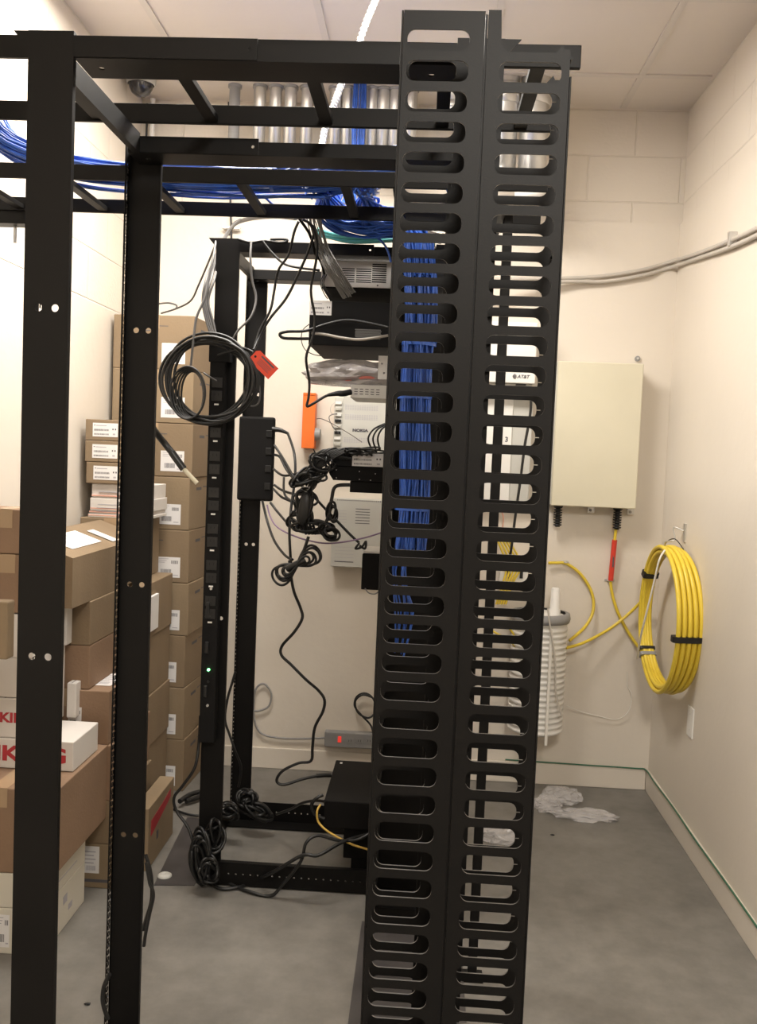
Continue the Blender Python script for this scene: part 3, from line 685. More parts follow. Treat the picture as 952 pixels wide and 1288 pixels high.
t2 = thing('wall_panel', 'beige equipment panel numbered 3 under the logo unit', 'panel', (.27, 4.05, 1.2))
xp0, xp1 = xat(585, 560, 4.03), xat(668, 560, 4.03); zp1, zp0 = zat(640, 495, 4.03), zat(640, 635, 4.03)
MB().box((xp0, 4.03, zp0), (xp1, YB, zp1), LITEG, .003).build('panel_body', t2)
xw = xat(643, 560, 4.03); MB().box((xp0+.002, 4.024, zp0+.002), (xw, 4.030, zp1-.004), WHITE, .002).build('panel_cover', t2)
vs_, fs = text_mesh('3', .03, .0004, .0008); q = PY(637, 553, 4.0235); MB().flat(vs_, fs, q, XZ[0], XZ[1], INK).build('numeral', t2)
cable('black_cable', [(668, 490, 3.9), (667, 520, 3.9), (660, 560, 3.9), (655, 600, 3.9), (648, 650, 3.9), (643, 690, 3.9), (640, 705, 3.92)], .0058, RUB, 'straight black cable slanting down behind the right slot column')
cable('peach_lead', [(629, 640, 4.0), (633, 650, 4.02), (632, 665, 4.04), (630, 680, 4.03)], .003, mat('peach', (.75, .4, .3), .5), 'short peach coloured lead above the yellow cables', 'wire')
for k in range(5):
    cable('yellow_patch_cable', [(622+3*k, 672, 3.96-.006*k), (630+4*k, 690, 3.95), (637+4.5*k, 712, 3.95-.004*k), (632+3*k, 735, 3.95), (624+3*k, 760, 3.96)], .0045, YEL, 'yellow patch lead in the tuft beside the white drum', group='yellow patch leads')
for k in range(2):
    q = PZ(628, 800+20*k, .6); cable('yellow_patch_cable', [(612, 772+16*k, 3.9), (625, 783+14*k, 3.88), (640, 790+14*k, 3.9), (650, 805+12*k, 3.92)], .0045, YEL, 'yellow patch lead in the tuft beside the white drum', group='yellow patch leads')
# shelf gear beside drum
t = thing('junction_box', 'small white junction box behind the right slot column above the drum', 'box', (.40, 4.03, .88))
q0, q1 = PY(628, 738, 4.0), PY(664, 716, 4.0)
MB().box((q0.x, 4.0, q0.z), (q1.x, YB, q1.z), WHITE, .003).build('case', t)
for px in (640, 656): q = PY(px, 722, 3.995); MB().box((q.x-.008, 3.994, q.z-.02), (q.x+.006, 4.0, q.z+.014), RUB, .001).build('socket', t)

# ------------------------------------------------------------------ conduits at the ceiling
xc = [293, 325, 345, 364, 385, 421, 437, 467, 482, 497, 517]
for i, px in enumerate(xc):
    q = PY(px, 130, 3.9); r_ = .0235 if i == 0 else .026
    lb = 'leftmost grey conduit dropping from the ceiling' if i == 0 else '%s steel conduit from the left in the ceiling row, counting the grey one' % ('', 'second', 'third', 'fourth', 'fifth', 'sixth', 'seventh', 'eighth', 'ninth', 'tenth', 'eleventh')[i]
    t = thing('conduit', lb, 'conduit', (q.x, 3.93, 2.64), 'row of ceiling conduits' if i else None)
    MB().lathe((q.x, 3.93, 2.64+.02*(i % 3)), (0, 0, 1), [(r_-.003, .02), (r_-.003, 0), (r_, 0), (r_, ZT-2.64-.02*(i % 3))], STEEL if i else GMET, 18).build('pipe', t)
    MB().lathe((q.x, 3.93, ZT-.012), (0, 0, 1), [(r_, 0), (r_+.006, 0), (r_+.006, .011)], GMET, 18).build('collar', t)
for px, yy, r_, z0_, lb in ((566, 3.80, .055, 2.86, 'wide steel conduit with a collar behind the left slot column'), (634, 3.80, .053, 2.60, 'wide steel conduit left of the one ending in a white bushing'), (671, 3.80, .058, 2.52, 'wide steel conduit ending in a white bushing, right slot column')):
    q = PY(px, 170, yy); t = thing('wide_conduit', lb, 'conduit', (q.x, yy, z0_))
    MB().lathe((q.x, yy, z0_), (0, 0, 1), [(r_-.004, .03), (r_-.004, 0), (r_, 0), (r_, ZT-z0_)], STEEL, 28).build('pipe', t)
    m_ = WHITE if 'bushing' in lb and 'left of' not in lb else STEEL
    MB().lathe((q.x, yy, z0_-.004), (0, 0, 1), [(r_-.012, .035), (r_-.012, 0), (r_+.008, 0), (r_+.008, .034), (r_, .036)], m_, 28).build('bushing', t)
    MB().lathe((q.x, yy, ZT-.11), (0, 0, 1), [(r_, 0), (r_+.005, .004), (r_+.005, .08), (r_, .084)], STEEL, 28).build('coupling', t)
# blue cables inside a conduit drop
mb = MB(); rnd = random.Random(11)
for k in range(34):
    dx_ = rnd.uniform(-.024, .024); dy_ = rnd.uniform(-.012, .012)
    q = PY(452, 130, 3.88); mb.tube([(q.x+dx_, 3.88+dy_, ZT), (q.x+dx_*1.1, 3.88+dy_, 2.85), (q.x+dx_*.9, 3.86+dy_, 2.65), (q.x+dx_*1.5-.02, 3.7, 2.5), (q.x+dx_*2, 3.3, 2.35), (q.x+dx_, 2.75, 2.22), (q.x+dx_+.1, 2.55, 2.19)], .003, BLUE, 6)
tag(mb.build('blue_cable_bundle'), 'blue cables dropping from the ceiling between the conduits', 'cable bundle')
# white corrugated hose
P = [PY(474, -8, 3.05), PY(462, 25, 3.0), PY(446, 70, 2.95), PY(430, 105, 2.92), PY(419, 135, 2.9), PY(408, 165, 2.9)]
P[0] = PZ(478, -12, ZT)
mb = MB(); mb.tube(P, .0, HOSE, n=16, sub=60, radii=lambda t: .0088+.0026*math.sin(t*2*PI*40))
P2 = [P[-1], PY(404, 190, 2.85), PY(402, 215, 2.7)]
mb.tube(P2, .0, HOSE, n=14, sub=50, radii=lambda t: .0088+.0026*math.sin(t*2*PI*12))
tag(mb.build('corrugated_hose'), 'white corrugated hose slanting down from the ceiling', 'hose')
# dome camera
q = PZ(171, 100, ZT)
t = thing('dome_camera', 'small dark dome security camera on the ceiling at back left', 'camera', (q.x+.0, q.y, ZT-.08))
cx_, cy_ = -1.262, 3.86
MB().lathe((cx_, cy_, ZT), (0, 0, -1), [(0, 0), (.062, 0), (.062, .028), (.054, .034)], LITEG, 28).build('mount', t)
MB().lathe((cx_, cy_, ZT-.034), (0, 0, -1), [(.050, 0), (.048, .014), (.038, .034), (.02, .047), (0, .051)], mat('smoked_dome', (.03, .03, .035), .08, spec=.8), 28).build('dome', t)
cable('black_cable', [V((-1.30, 4.07, 2.97)), V((-1.30, 4.07, 2.6)), V((-1.297, 4.07, 2.2)), V((-1.30, 4.07, 1.9))], .005, RUB, 'vertical black cable in the back left corner below the dome camera')
cable('white_conduit', [V((-1.275, 4.068, 2.99)), V((-1.275, 4.068, 2.5)), V((-1.275, 4.068, 1.98))], .012, WHITE, 'thin white vertical conduit in the back left corner', 'conduit')
cable('black_cable', [V((xat(288, 120, 4.06), 4.06, 2.98)), PY(289, 160, 4.06), PY(289, 220, 4.065), PY(290, 260, 4.06), PY(291, 300, 4.06), PY(291, 330, 4.065)], .0048, RUB, 'vertical black cable on the back wall beside the leftmost conduit')
q = PY(290, 287, 4.06)
tag(MB().box((q.x-.035, 4.045, q.z-.006), (q.x+.045, 4.06, q.z+.006), STEEL, .002).box((q.x-.03, 4.06, q.z-.004), (q.x-.02, 4.08, q.z+.004), STEEL).build('cable_bracket'), 'small steel bracket on the back wall above the rear rack', 'bracket')

# ------------------------------------------------------------------ blue cable bundles on the ladder
def bundle(name, label, path, n, spread, r, m, seed, ties=(), flat=(1, 1), amp=.004, cat='cable bundle', tm=None, tapes=True):
    rnd = random.Random(seed); t = thing(name, label, cat, path[0])
    P = [V(p) for p in path]; mb = MB()
    for k in range(n):
        a_ = rnd.uniform(0, 2*PI); q = spread*math.sqrt(rnd.random()); pts = []
        for i, p in enumerate(P):
            tg = (P[min(i+1, len(P)-1)]-P[max(i-1, 0)]).normalized(); s1 = tg.cross(V((0, 1, .001))).normalized(); s2 = tg.cross(s1)
            sc = 1 if not isinstance(spread, list) else 1
            a_ += rnd.uniform(-.25, .25)
            pts.append(p+s1*(q*math.cos(a_)*flat[0])+s2*(q*math.sin(a_)*flat[1])+V((rnd.uniform(-amp, amp), rnd.uniform(-amp, amp), rnd.uniform(-amp, amp))))
        mb.tube(pts, r, m, n=6, sub=4)
    mb.build('strands', t)
    for i in ties:
        p = P[i]; tg = (P[min(i+1, len(P)-1)]-P[max(i-1, 0)]).normalized()
        s1 = tg.cross(V((0, 1, .001))).normalized(); s2 = tg.cross(s1); R_ = spread*1.08
        vs_ = []; N = 16
        for s_ in (-1, 1):
            for k in range(N): c_, d_ = math.cos(2*PI*k/N), math.sin(2*PI*k/N); vs_.append(p+tg*(.005*s_)+s1*(R_*flat[0]*c_)+s2*(R_*flat[1]*d_))
        b_ = MB(); b_.add(vs_, [[k, (k+1) % N, N+(k+1) % N, N+k] for k in range(N)], tm or m, True); b_.build('tie_wrap', t)
    return t
yl = 2.50; zb_ = zl+.062
bundle('blue_cable_bundle', 'thick blue cable bundle lying along the cable ladder', [PY(-60, 40, 2.45), PY(-30, 105, 2.45), PY(-2, 170, 2.45), (-1.06, yl, zb_+.03), (-.95, yl, zb_+.008), (-.80, yl, zb_), (-.62, yl, zb_-.006), (-.45, yl, zb_-.004), (-.30, yl+.01, zb_+.006), (-.15, yl, zb_+.02), (0, yl, zb_+.02), (.14, yl, zb_)], 46, .027, .0032, BLUE, 1, ties=(3, 5, 7), flat=(1, 1.7), amp=.003)
bundle('blue_cable_bundle', 'loose blue cables fanning in from the upper left wall', [PY(-60, 60, 2.6), PY(-20, 130, 2.6), PY(12, 182, 2.56), (-1.04, yl+.04, zb_+.02), (-.9, yl+.05, zb_), (-.6, yl+.06, zb_-.01), (-.3, yl+.06, zb_)], 22, .040, .0032, BLUE, 2, flat=(1, 1.2), amp=.008)
# tips that spread over the manager side, above the rail
bundle('blue_cable_bundle', 'blue cables fanning over the ladder by the cable manager', [(-.42, yl-.03, zb_+.004), (-.30, yl-.04, zb_+.022), (-.18, yl-.04, zb_+.045), (-.05, yl-.02, zb_+.055), (.03, yl+.0, zb_+.04), (.07, yl+.05, zb_-.03)], 34, .026, .0032, BLUE, 4, flat=(1, 2.2), amp=.004)
xv0, yv = xat(528, 400, 2.80), 2.80
bundle('blue_cable_bundle', 'dense blue cable bundle looping over the ladder into the rack', [(-.33, yl+.06, zb_+.0), PY(404, 232, 2.70), PY(410, 256, 2.76), PY(428, 276, 2.80), PY(460, 284, 2.82), PY(498, 282, 2.82), PY(522, 300, 2.80), PY(528, 340, 2.80)], 60, .042, .0032, BLUE, 5, flat=(1, 1.0), amp=.004)
bundle('blue_cable_bundle', 'wide sheaf of blue cables hanging under the ladder end', [(-.20, yl, zb_), PY(462, 234, 2.68), PY(462, 258, 2.76), PY(474, 276, 2.80), PY(500, 280, 2.82), PY(524, 300, 2.82), PY(528, 350, 2.80)], 60, .040, .0032, BLUE, 6, flat=(1, 1), amp=.005)
bundle('blue_cable_bundle', 'vertical blue cable bundle seen through the left slot column', [(xv0-.02, yv, 2.10), (xv0-.005, yv, 1.95), (xv0, yv, 1.80), (xat(524, 420, yv), yv, zat(524, 420, yv)), (xat(521, 500, yv), yv, zat(521, 500, yv)), (xat(520, 580, yv), yv, zat(520, 580, yv)), (xat(518, 640, yv), yv, zat(518, 640, yv)), (xat(514, 690, yv), yv, zat(514, 690, yv))], 60, .050, .0031, BLUE, 8, ties=(2, 4, 6), flat=(1, .8), amp=.005)
bundle('blue_cable_bundle', 'few thin blue cables trailing below the vertical bundle', [(xat(514, 680, yv), yv, zat(514, 680, yv)), (xat(508, 720, yv), yv, zat(508, 720, yv)), (xat(512, 770, yv), yv, zat(512, 770, yv)), (xat(506, 820, yv), yv+.03, zat(506, 820, yv))], 8, .030, .0028, BLUE, 9, amp=.01)
cable('blue_cable', [(430, 283, 2.86), (450, 288, 2.85), (470, 296, 2.84), (485, 310, 2.84), (492, 330, 2.85)], .0035, BLUE, 'single blue cable arching under the looped bundle')
cable('blue_cable', [(322, 240, 2.62), (335, 250, 2.66), (345, 258, 2.70), (372, 266, 2.74)], .0033, BLUE, 'stray blue cable peeking under the ladder at centre')
cable('blue_patch', [(433, 452, 3.46), (433, 461, 3.46), (434, 470, 3.46)], .004, BLUE, 'short blue cable below the black server', 'cable')
bundle('teal_cable_bundle', 'teal cables lying over the rear rack top', [(xat(398, 292, 2.93), 2.95, 2.165), (xat(415, 298, 2.93), 2.94, 2.155), (xat(440, 303, 2.93), 2.93, 2.145), (xat(470, 305, 2.93), 2.93, 2.145), (xat(500, 303, 2.93), 2.93, 2.15), (.0, 2.95, 2.15)], 8, .022, .0055, TEAL, 12, flat=(.6, 1))
bundle('grey_cable_bundle', 'grey cables dropping from the ladder into the silver device', [PY(393, 268, 2.75), PY(398, 290, 2.8), PY(404, 310, 2.9), PY(416, 335, 2.9), PY(428, 355, 2.93), PY(438, 372, 2.96)], 18, .030, .0021, mat('mid_grey_jacket', (.22, .21, .2), .45), 13, flat=(1, .35), amp=.004)
bundle('grey_cable_bundle', 'grey cables at the right end of the rear rack top', [(-.18, 2.90, 2.20), (-.13, 2.9, 2.19), (-.06, 2.92, 2.165), (.02, 2.95, 2.15)], 8, .026, .003, LGREY, 14, amp=.004)

# ------------------------------------------------------------------ equipment in the rear rack (mounted on its right posts)
XD = FX1-.002
def pbox(mb, px0, py0, px1, py1, Y, depth, m, bev=.002, xr=None):
    a, b = PY(px0, (py0+py1)/2, Y), PY(px1, (py0+py1)/2, Y); mx = (px0+px1)/2
    mb.box((a.x, Y, zat(mx if xr is None else px0+30, py1, Y)), (b.x if xr is None else xr, Y+depth, zat(mx if xr is None else px0+30, py0, Y)), m, bev); return mb
ye = 2.985
t = thing('network_device', 'silver vented chassis at the top of the rear rack', 'network device', (-.2, 3.2, 2.0))
z0d, z1d = zat(450, 361, ye), zat(450, 328, ye); x0d = xat(404, 345, ye)
MB().box((x0d, ye, z0d+.003), (XD, ye+.43, z1d), SILV, .002).build('chassis', t)
MB().box((x0d+.003, ye+.004, z0d-.006), (XD, ye+.43, z0d+.0025), BLK2, .001).build('dark_underside', t)  # added black sheet, darkens an underside that came out too bright
mb = MB()
for k in range(7):
    for (xa, xb) in ((430, 446), (448, 467)): zz = z1d-.028-.007*k; mb.box((xat(xa, 345, ye), ye-.0008, zz), (xat(xb, 345, ye), ye+.0005, zz+.0032), DKG)
for k in range(9):
    zz = z1d-.012-.007*k; mb.box((xat(468, 345, ye), ye-.0008, zz), (xat(486, 345, ye), ye+.0005, zz+.004), DKG)
mb.build('vent_slots', t); MB().box((x0d, ye-.004, z0d-.002), (XD, ye-.0005, z0d+.014), SILV, .001).cyl((xat(475, 358, ye), ye-.0045, z0d+.006), (xat(475, 358, ye), ye-.0035, z0d+.006), .003, INK, 8).build('lower_flange', t)
t = thing('server', 'black equipment case with a white label under the silver chassis', 'server', (-.2, 3.2, 1.8))
x0s = xat(389, 400, ye); z0s, z1s = zat(430, 435, ye), zat(430, 379, ye)
MB().box((x0s, ye, z0s), (XD, ye+.45, z1s), BLK2, .002).build('case', t)
label_on(t, V((x0s+.001, ye-.0003, z1s-.047)), (1, 0, 0), (0, 0, 1), .071, .046, 90, 1)
mb = MB()
for r_ in range(7):
    for c_ in range(17): x = xat(447, 420, ye)+c_*.005+(r_ % 2)*.0025; zz = zat(460, 426, ye)+r_*.0048; mb.add([(x+.0019*math.cos(PI/3*k), ye-.0006, zz+.0019*math.sin(PI/3*k)) for k in range(6)], [list(range(6))], GMET)
mb.build('perforated_grille', t)
for (px, py) in ((428, 442), (447, 438)): pass
t = thing('network_device', 'small white slotted device under the black case', 'network device', (-.15, 3.2, 1.66))
x0w = xat(441, 492, 3.0); z0w, z1w = zat(460, 501, 3.0), zat(460, 484, 3.0)
MB().box((x0w, 3.0, z0w), (XD, 3.25, z1w), WHITE, .002).build('case', t)
mb = MB()
for c_ in range(5):
    for r_ in range(3): x = x0w+.012+c_*.018; zz = z0w+.012+r_*.008; mb.box((x, 2.9992, zz), (x+.011, 3.0005, zz+.0025), INK)
mb.build('slots', t)
t = thing('shelf_bracket', 'white metal mounting bracket with two holes below the black case', 'bracket', (-.15, 3.0, 1.72))
a, b_ = PY(475, 477, 2.98), PY(487, 448, 2.98)
mb = MB(); plate(mb, rect(a.x, a.z, b_.x+.03, b_.z), [circ(a.x+.012, b_.z-.025, .0035), circ(a.x+.02, a.z+.02, .0035)], .002, (0, 2.975, 0), XZ, WHITE); mb.build('bracket_plate', t)
# crumpled bag with red content on the small device
def blob(name, label, c, s, m, seed, jag=.18, flatten=True, parent=None, cat='plastic bag', zmin=None):
    bm = bmesh.new(); bmesh.ops.create_icosphere(bm, subdivisions=4, radius=1); rnd = random.Random(seed)
    ph = [(V((rnd.uniform(-1, 1), rnd.uniform(-1, 1), rnd.uniform(-1, 1))).normalized(), rnd.uniform(3, 9), rnd.uniform(0, 6)) for _ in range(14)]
    for q in bm.verts:
        d = q.co.normalized(); k = 1+sum(jag/3*abs(math.sin(f*d.dot(a)+p_)) for a, f, p_ in ph)-jag*1.5+rnd.uniform(-.02, .02)
        q.co = V((c.x+d.x*s[0]*k, c.y+d.y*s[1]*k, c.z+d.z*s[2]*k))
        if zmin is not None and q.co.z < zmin: q.co.z = zmin
    mb = MB(); mb.bm(bm, m, smooth=False); o = mb.build(name, parent)
    if not parent: tag(o, label, cat)
    return o
c = PY(446, 478, 3.08); c.z = z1w+.030
t = thing('plastic_bag', 'grey crumpled plastic bag holding something red on the small white device', 'plastic bag', c)
blob('bag_film', '', c, (.125, .07, .042), BAGG, 5, .22, parent=t, zmin=z1w+.001)
MB().tube([(c.x-.05, c.y-.06, z1w+.012), (c.x, c.y-.074, z1w+.020), (c.x+.05, c.y-.074, z1w+.024), (c.x+.085, c.y-.06, z1w+.02)], .007, mat('pale_red_content', (.75, .22, .18), .5)).build('red_content', t)
# NOKIA wall cabinet & lower beige cabinet on back wall
t = thing('wall_equipment', 'pale grey louvred wall unit with dark maker lettering behind the rack', 'wall unit', (-.25, 4.0, 1.4))
yn_ = 4.0; x0n, x1n = xat(431, 530, yn_), xat(500, 530, yn_); z1n, z0n = zat(450, 498, yn_), zat(450, 572, yn_)
MB().box((x0n, yn_, z0n), (x1n, YB, z1n), LITEG, .003).build('housing', t)
mb = MB()
for (pa, pb) in ((510, 516), (522, 528), (551, 557)):
    for r_ in range(4):
        zz = zat(455, pa, yn_)-.006*r_
        for c_ in range(14): x = xat(434, 520, yn_)+c_*.0105; mb.box((x, yn_-.0006, zz-.003), (x+.007, yn_+.0005, zz), INK2)
mb.build('vent_slots', t)
vs_, fs = text_mesh('NOKIA', .021, .0004, .0014); q = PY(453, 541.5, yn_-.001); xs = [p[0] for p in vs_]; sx = (xat(463, 541, yn_)-xat(443, 541, yn_))/(max(xs)-min(xs))
MB().flat([(p[0]*sx, p[1]*.75, p[2]) for p in vs_], fs, q, XZ[0], XZ[1], INK).build('lettering', t)
t2 = thing('terminal_strip', 'vertical strip of small wired terminals left of the louvred wall unit', 'terminal strip', (-.40, 4.05, 1.45))
x0t = xat(420, 530, 4.03); MB().box((x0t, 4.03, zat(425, 570, 4.03)), (x0n-.002, YB, zat(425, 500, 4.03)), LITEG, .002).build('strip', t2)
for k in range(9):
    zz = zat(425, 503, 4.03)-.026*k-.012; MB().box((x0t+.004, 4.022, zz-.008), (x0n-.01, 4.030, zz+.004), (BEIGES if k % 3 == 1 else (RUB if k % 2 else WHITE)), .001).build('terminal', t2)
cable('thin_wire', [(421, 506, 4.02), (416, 512, 4.01), (417, 520, 4.01), (424, 520, 4.02)], .0018, LGREY, 'upper tiny wire loop at the terminal strip', 'wire', None)
cable('thin_wire', [(424, 520, 4.01), (414, 524, 4.0), (418, 536, 4.0), (426, 545, 4.02)], .0018, INK, 'lower tiny wire loop at the terminal strip', 'wire', None)
t = thing('wall_equipment', 'lower beige louvred cabinet on the back wall behind hanging cables', 'wall unit', (-.25, 4.0, 1.0))
x0n, x1n = xat(417, 670, 4.0), xat(505, 670, 4.0); z1n, z0n = zat(450, 628, 4.0), zat(450, 714, 4.0)
MB().box((x0n, 4.0, z0n), (x1n, YB, z1n), LITEG, .003).build('housing', t)
mb = MB()
for k in range(22): x = x0n+.02+k*.009; mb.box((x, 3.9994, z1n-.009), (x+.004, 4.0005, z1n-.004), INK)
for k in range(6): zz = zat(455, 640+3.6*k, 4.0); mb.box((xat(447, 650, 4.0), 3.9994, zz-.003), (xat(465, 650, 4.0), 4.0005, zz), INK)
for k in range(5): zz = zat(425, 642+3.6*k, 4.0); mb.box((xat(423, 650, 4.0), 3.9994, zz-.0015), (xat(436, 650, 4.0), 4.0005, zz), INK2)
for k in range(5): zz = zat(430, 688+4.3*k, 4.0); mb.box((xat(421, 690, 4.0), 3.9994, zz-.0012), (xat(445, 690, 4.0), 4.0005, zz), INK2)
zz = zat(430, 706, 4.0); mb.box((xat(421, 690, 4.0), 3.999, zz-.003), (xat(445, 690, 4.0), 4.0005, zz), INK)
mb.build('vent_slots', t)
# orange horn
t = thing('alarm_horn', 'orange wall box with a small grey horn beside it', 'alarm', (-.53, 4.0, 1.6))
yo = 4.02; MB().box((xat(380, 530, yo), yo, zat(388, 564, yo)), (xat(396, 530, yo), YB, zat(388, 494, yo)), ORNG, .002).build('housing', t)
MB().box((xat(380.5, 530, yo), yo-.003, zat(388, 497, yo)), (xat(395.5, 530, yo), yo, zat(388, 494, yo)), ORNG, .001).build('lip', t)
q = PY(399, 546, 4.05); MB().cyl((xat(396.2, 546, 4.05), 4.05, q.z), (q.x+.014, 4.05, q.z), .030, GMET, 20, r2=.024).build('horn', t)
cable('thin_wire', [(398, 527, 4.06), (405, 527, 4.03), (420, 534, 3.9), (440, 546, 3.7), (455, 556, 3.5)], .0016, GREYC, 'thin wire running from the orange box into the rack', 'wire')
cable('thin_wire', [(394, 565, 4.05), (397, 570, 4.05), (401, 573, 4.0)], .003, RUB, 'short black lead under the orange box', 'wire')
# stacked black switches
t = thing('network_switch', 'black rack switch with a long white label', 'network switch', (-.15, 3.2, 1.42))
z0a, z1a = zat(450, 587.5, ye), zat(450, 568, ye); x0a = xat(419, 578, ye)
MB().box((x0a, ye, z0a), (XD, ye+.40, z1a), BLK2, .002).build('case', t)
label_on(t, V((xat(443, 578, ye), ye-.0003, z0a+.003)), (1, 0, 0), (0, 0, 1), xat(482, 578, ye)-xat(443, 578, ye), z1a-z0a-.006, 95, 1)
t = thing('network_switch', 'black rack device with chamfered corner under the labelled switch', 'network switch', (-.15, 3.2, 1.38))
z2a = zat(450, 605, ye); mb = MB(); xx = xat(415, 595, ye)
plate(mb, [(xx+.012, z2a), (XD, z2a), (XD, z0a-.001), (xx, z0a-.001), (xx-.004, z0a-.018), (xx, z2a+.018)], [], .40, (0, ye+.19, 0), XZ, BLK2)
mb.build('case', t); mb = MB()
for (px, py) in ((423, 591), (423, 601), (452, 593), (452, 603), (466, 604), (472, 596)): q = PY(px, py, ye-.011); mb.cyl(q, q-V((0, .001, 0)), .0016, STEEL, 8)
mb.build('screws', t)
t = thing('mounting_shelf', 'short black mounting plate under the two black switches', 'shelf', (-.1, 3.1, 1.32))
MB().box((xat(440, 612, ye), ye, zat(460, 620, ye)), (XD, ye+.3, z2a-.001), BLK2, .002).build('shelf_plate', t)
# black adapter lower
t = thing('power_adapter', 'black box with a silver top hanging below the switches', 'power adapter', (-.15, 3.1, 1.05))
ya = 3.05; x0a_ = xat(455, 715, ya); MB().box((x0a_, ya, zat(465, 742, ya)), (XD-.05, ya+.2, zat(465, 697, ya)), BLK2, .003).build('case', t)
MB().box((x0a_+.002, ya+.01, zat(465, 697, ya)+.0005), (XD-.052, ya+.195, zat(465, 697, ya)+.007), SILV, .002).build('lid', t)
MB().tube([PY(459, 740, ya-.004), PY(464, 746, ya-.004), PY(472, 747, ya-.004), PY(478, 742, ya-.004)], .0022, GMET).build('handle', t)
# UPS at the base
t = thing('ups_unit', 'flat black box at the foot of the rear rack', 'power unit', (-.1, 3.2, .2))
zu1, zu0 = zat(440, 1009, 2.99), zat(440, 1043, 2.99); xu = xat(407, 1020, 2.99)
MB().box((xu, 2.99, zu0), (XD-.01, 3.40, zu1), BLK2, .003).build('case', t)
MB().box((xat(428, 953, 3.37), 3.36, zu1+.0002), (xat(431, 953, 3.37), 3.375, zu1+.001), WPAP).build('sticker', t)
t = thing('equipment_case', 'dark case under the flat black box on the rack base', 'power unit', (-.1, 3.2, .1))
MB().box((xat(432, 1060, 3.02), 3.02, .0815), (XD-.01, 3.38, zu0-.001), BLK2, .003).build('case', t)
MB().box((xat(440, 1075, 2.96), 3.03, .01), (XD-.02, 3.36, .081), BLK2, .003).build('plinth', t)

# vertical power strip on the front left post of the rear rack
t = thing('power_strip', 'long black vertical power strip on the rear rack front post', 'power strip', (-.665, 2.90, .45))
yp = 2.895; xm = lambda y: xat(283-.033*(y-430), y, yp)
z1p, z0p = zat(283, 432, yp), zat(266, 935, yp); xa_, xb_ = -.700, -.650
MB().box((xa_, yp, z0p), (xb_, FY-.001, z1p), BLK2, .003).build('housing', t)
MB().box((xa_-.004, yp-.004, z1p-.06), (xb_+.014, FY-.0015, z1p+.012), BLK2, .003).build('end_cap', t)
pit = .1175; z_ = z1p-.145; k = 0
while z_ > z0p+.42:
    for dz in (.02, -.022):
        o = MB().box((xa_+.008, yp-.0022, z_+dz-.016), (xb_-.008, yp-.0002, z_+dz+.016), RUB, .002)
        for sx_ in (-.006, .006): o.box(((xa_+xb_)/2+sx_-.001, yp-.0026, z_+dz), ((xa_+xb_)/2+sx_+.001, yp-.002, z_+dz+.008), DKG)
        o.build('outlet', t)
    MB().box(((xa_+xb_)/2-.007, yp-.0016, z_-.052), ((xa_+xb_)/2+.007, yp-.0002, z_-.047), WHITE).build('indicator', t)
    z_ -= pit
for py, m_ in ((741, SILV), (777, RUB), (843, LEDG), (858, RUB), (888, SILV)):
    q = PY(283-.033*(py-430), py, yp-.004); MB().cyl((-.674, yp-.0002, q.z), (-.674, yp-.005, q.z), .0042, m_, 12).build('led' if m_ is LEDG else 'button', t)
for py in (765, 815, 870): zz = zat(270, py, yp); MB().box((-.688, yp-.006, zz-.02), (-.676, yp-.0002, zz+.02), RUB, .003).build('rocker_switch', t)
t = thing('power_strip', 'wide black power unit on the rear post of the far rack', 'power strip', (-.66, 3.33, 1.3))
y2 = FY+.53-.11; a, b_ = PY(299, 575, y2), PY(344, 575, y2)
MB().box((a.x, y2, zat(320, 630, y2)), (b_.x, y2+.028, zat(320, 524, y2)), BLK2, .008).build('housing', t)
for k in range(4): zz = zat(320, 545+22*k, y2); MB().box((b_.x-.03, y2-.003, zz-.013), (b_.x-.008, y2-.0002, zz+.013), RUB, .002).build('outlet', t)
MB().tube([PY(343, 540, y2-.005), PY(352, 541, y2-.01), PY(362, 545, y2-.01)], .009, RUB, radii=lambda t_: .011-.006*t_).build('plug', t)

# gray strip on back wall
t = thing('power_strip', 'grey power strip with a red switch mounted low on the back wall', 'power strip', (-.3, 4.05, .14))
x0g, x1g = xat(408, 930, 4.04), xat(478, 930, 4.04); z0g, z1g = zat(440, 941, 4.04), zat(440, 922, 4.04)
MB().box((x0g, 4.04, z0g), (x1g, YB-.0005, z1g), GMET, .004).build('housing', t)
q = PY(427, 930, 4.038); MB().box((q.x-.008, 4.036, q.z-.014), (q.x+.008, 4.0398, q.z+.014), LEDR, .002).build('switch', t)
for k in range(3): q = PY(440+12*k, 932, 4.038); MB().box((q.x-.014, 4.0385, q.z-.012), (q.x+.014, 4.0399, q.z+.012), GMET, .002).box((q.x-.006, 4.038, q.z-.004), (q.x-.004, 4.0387, q.z+.005), DKG).box((q.x+.004, 4.038, q.z-.004), (q.x+.006, 4.0387, q.z+.005), DKG).build('outlet', t)
cable('grey_cable', [(408, 928, 4.06), (380, 929, 4.065), (350, 928, 4.065), (328, 922, 4.065), (320, 905, 4.065), (319, 885, 4.065), (322, 866, 4.065), (332, 860, 4.065), (341, 872, 4.065), (338, 888, 4.065), (325, 894, 4.065), (315, 893, 4.065)], .0045, GMET, 'grey cord looping on the wall left of the grey power strip')
cable('power_cable', [(470, 925, 4.0), (466, 912, 4.05), (455, 900, 4.05), (446, 888, 4.05), (449, 876, 4.05), (460, 872, 4.05), (470, 880, 4.04), (472, 895, 4.04), (463, 903, 4.03), (450, 896, 4.03), (447, 882, 4.03), (456, 874, 4.03), (468, 877, 4.03)], .0045, RUB, 'coiled black cord above the grey power strip')

# ------------------------------------------------------------------ black cords and tangles
C_ = lambda lb, pts, r=.0048, m=RUB, nm='power_cable', cat='cable', **k: cable(nm, pts, r, m, lb, cat, **k)
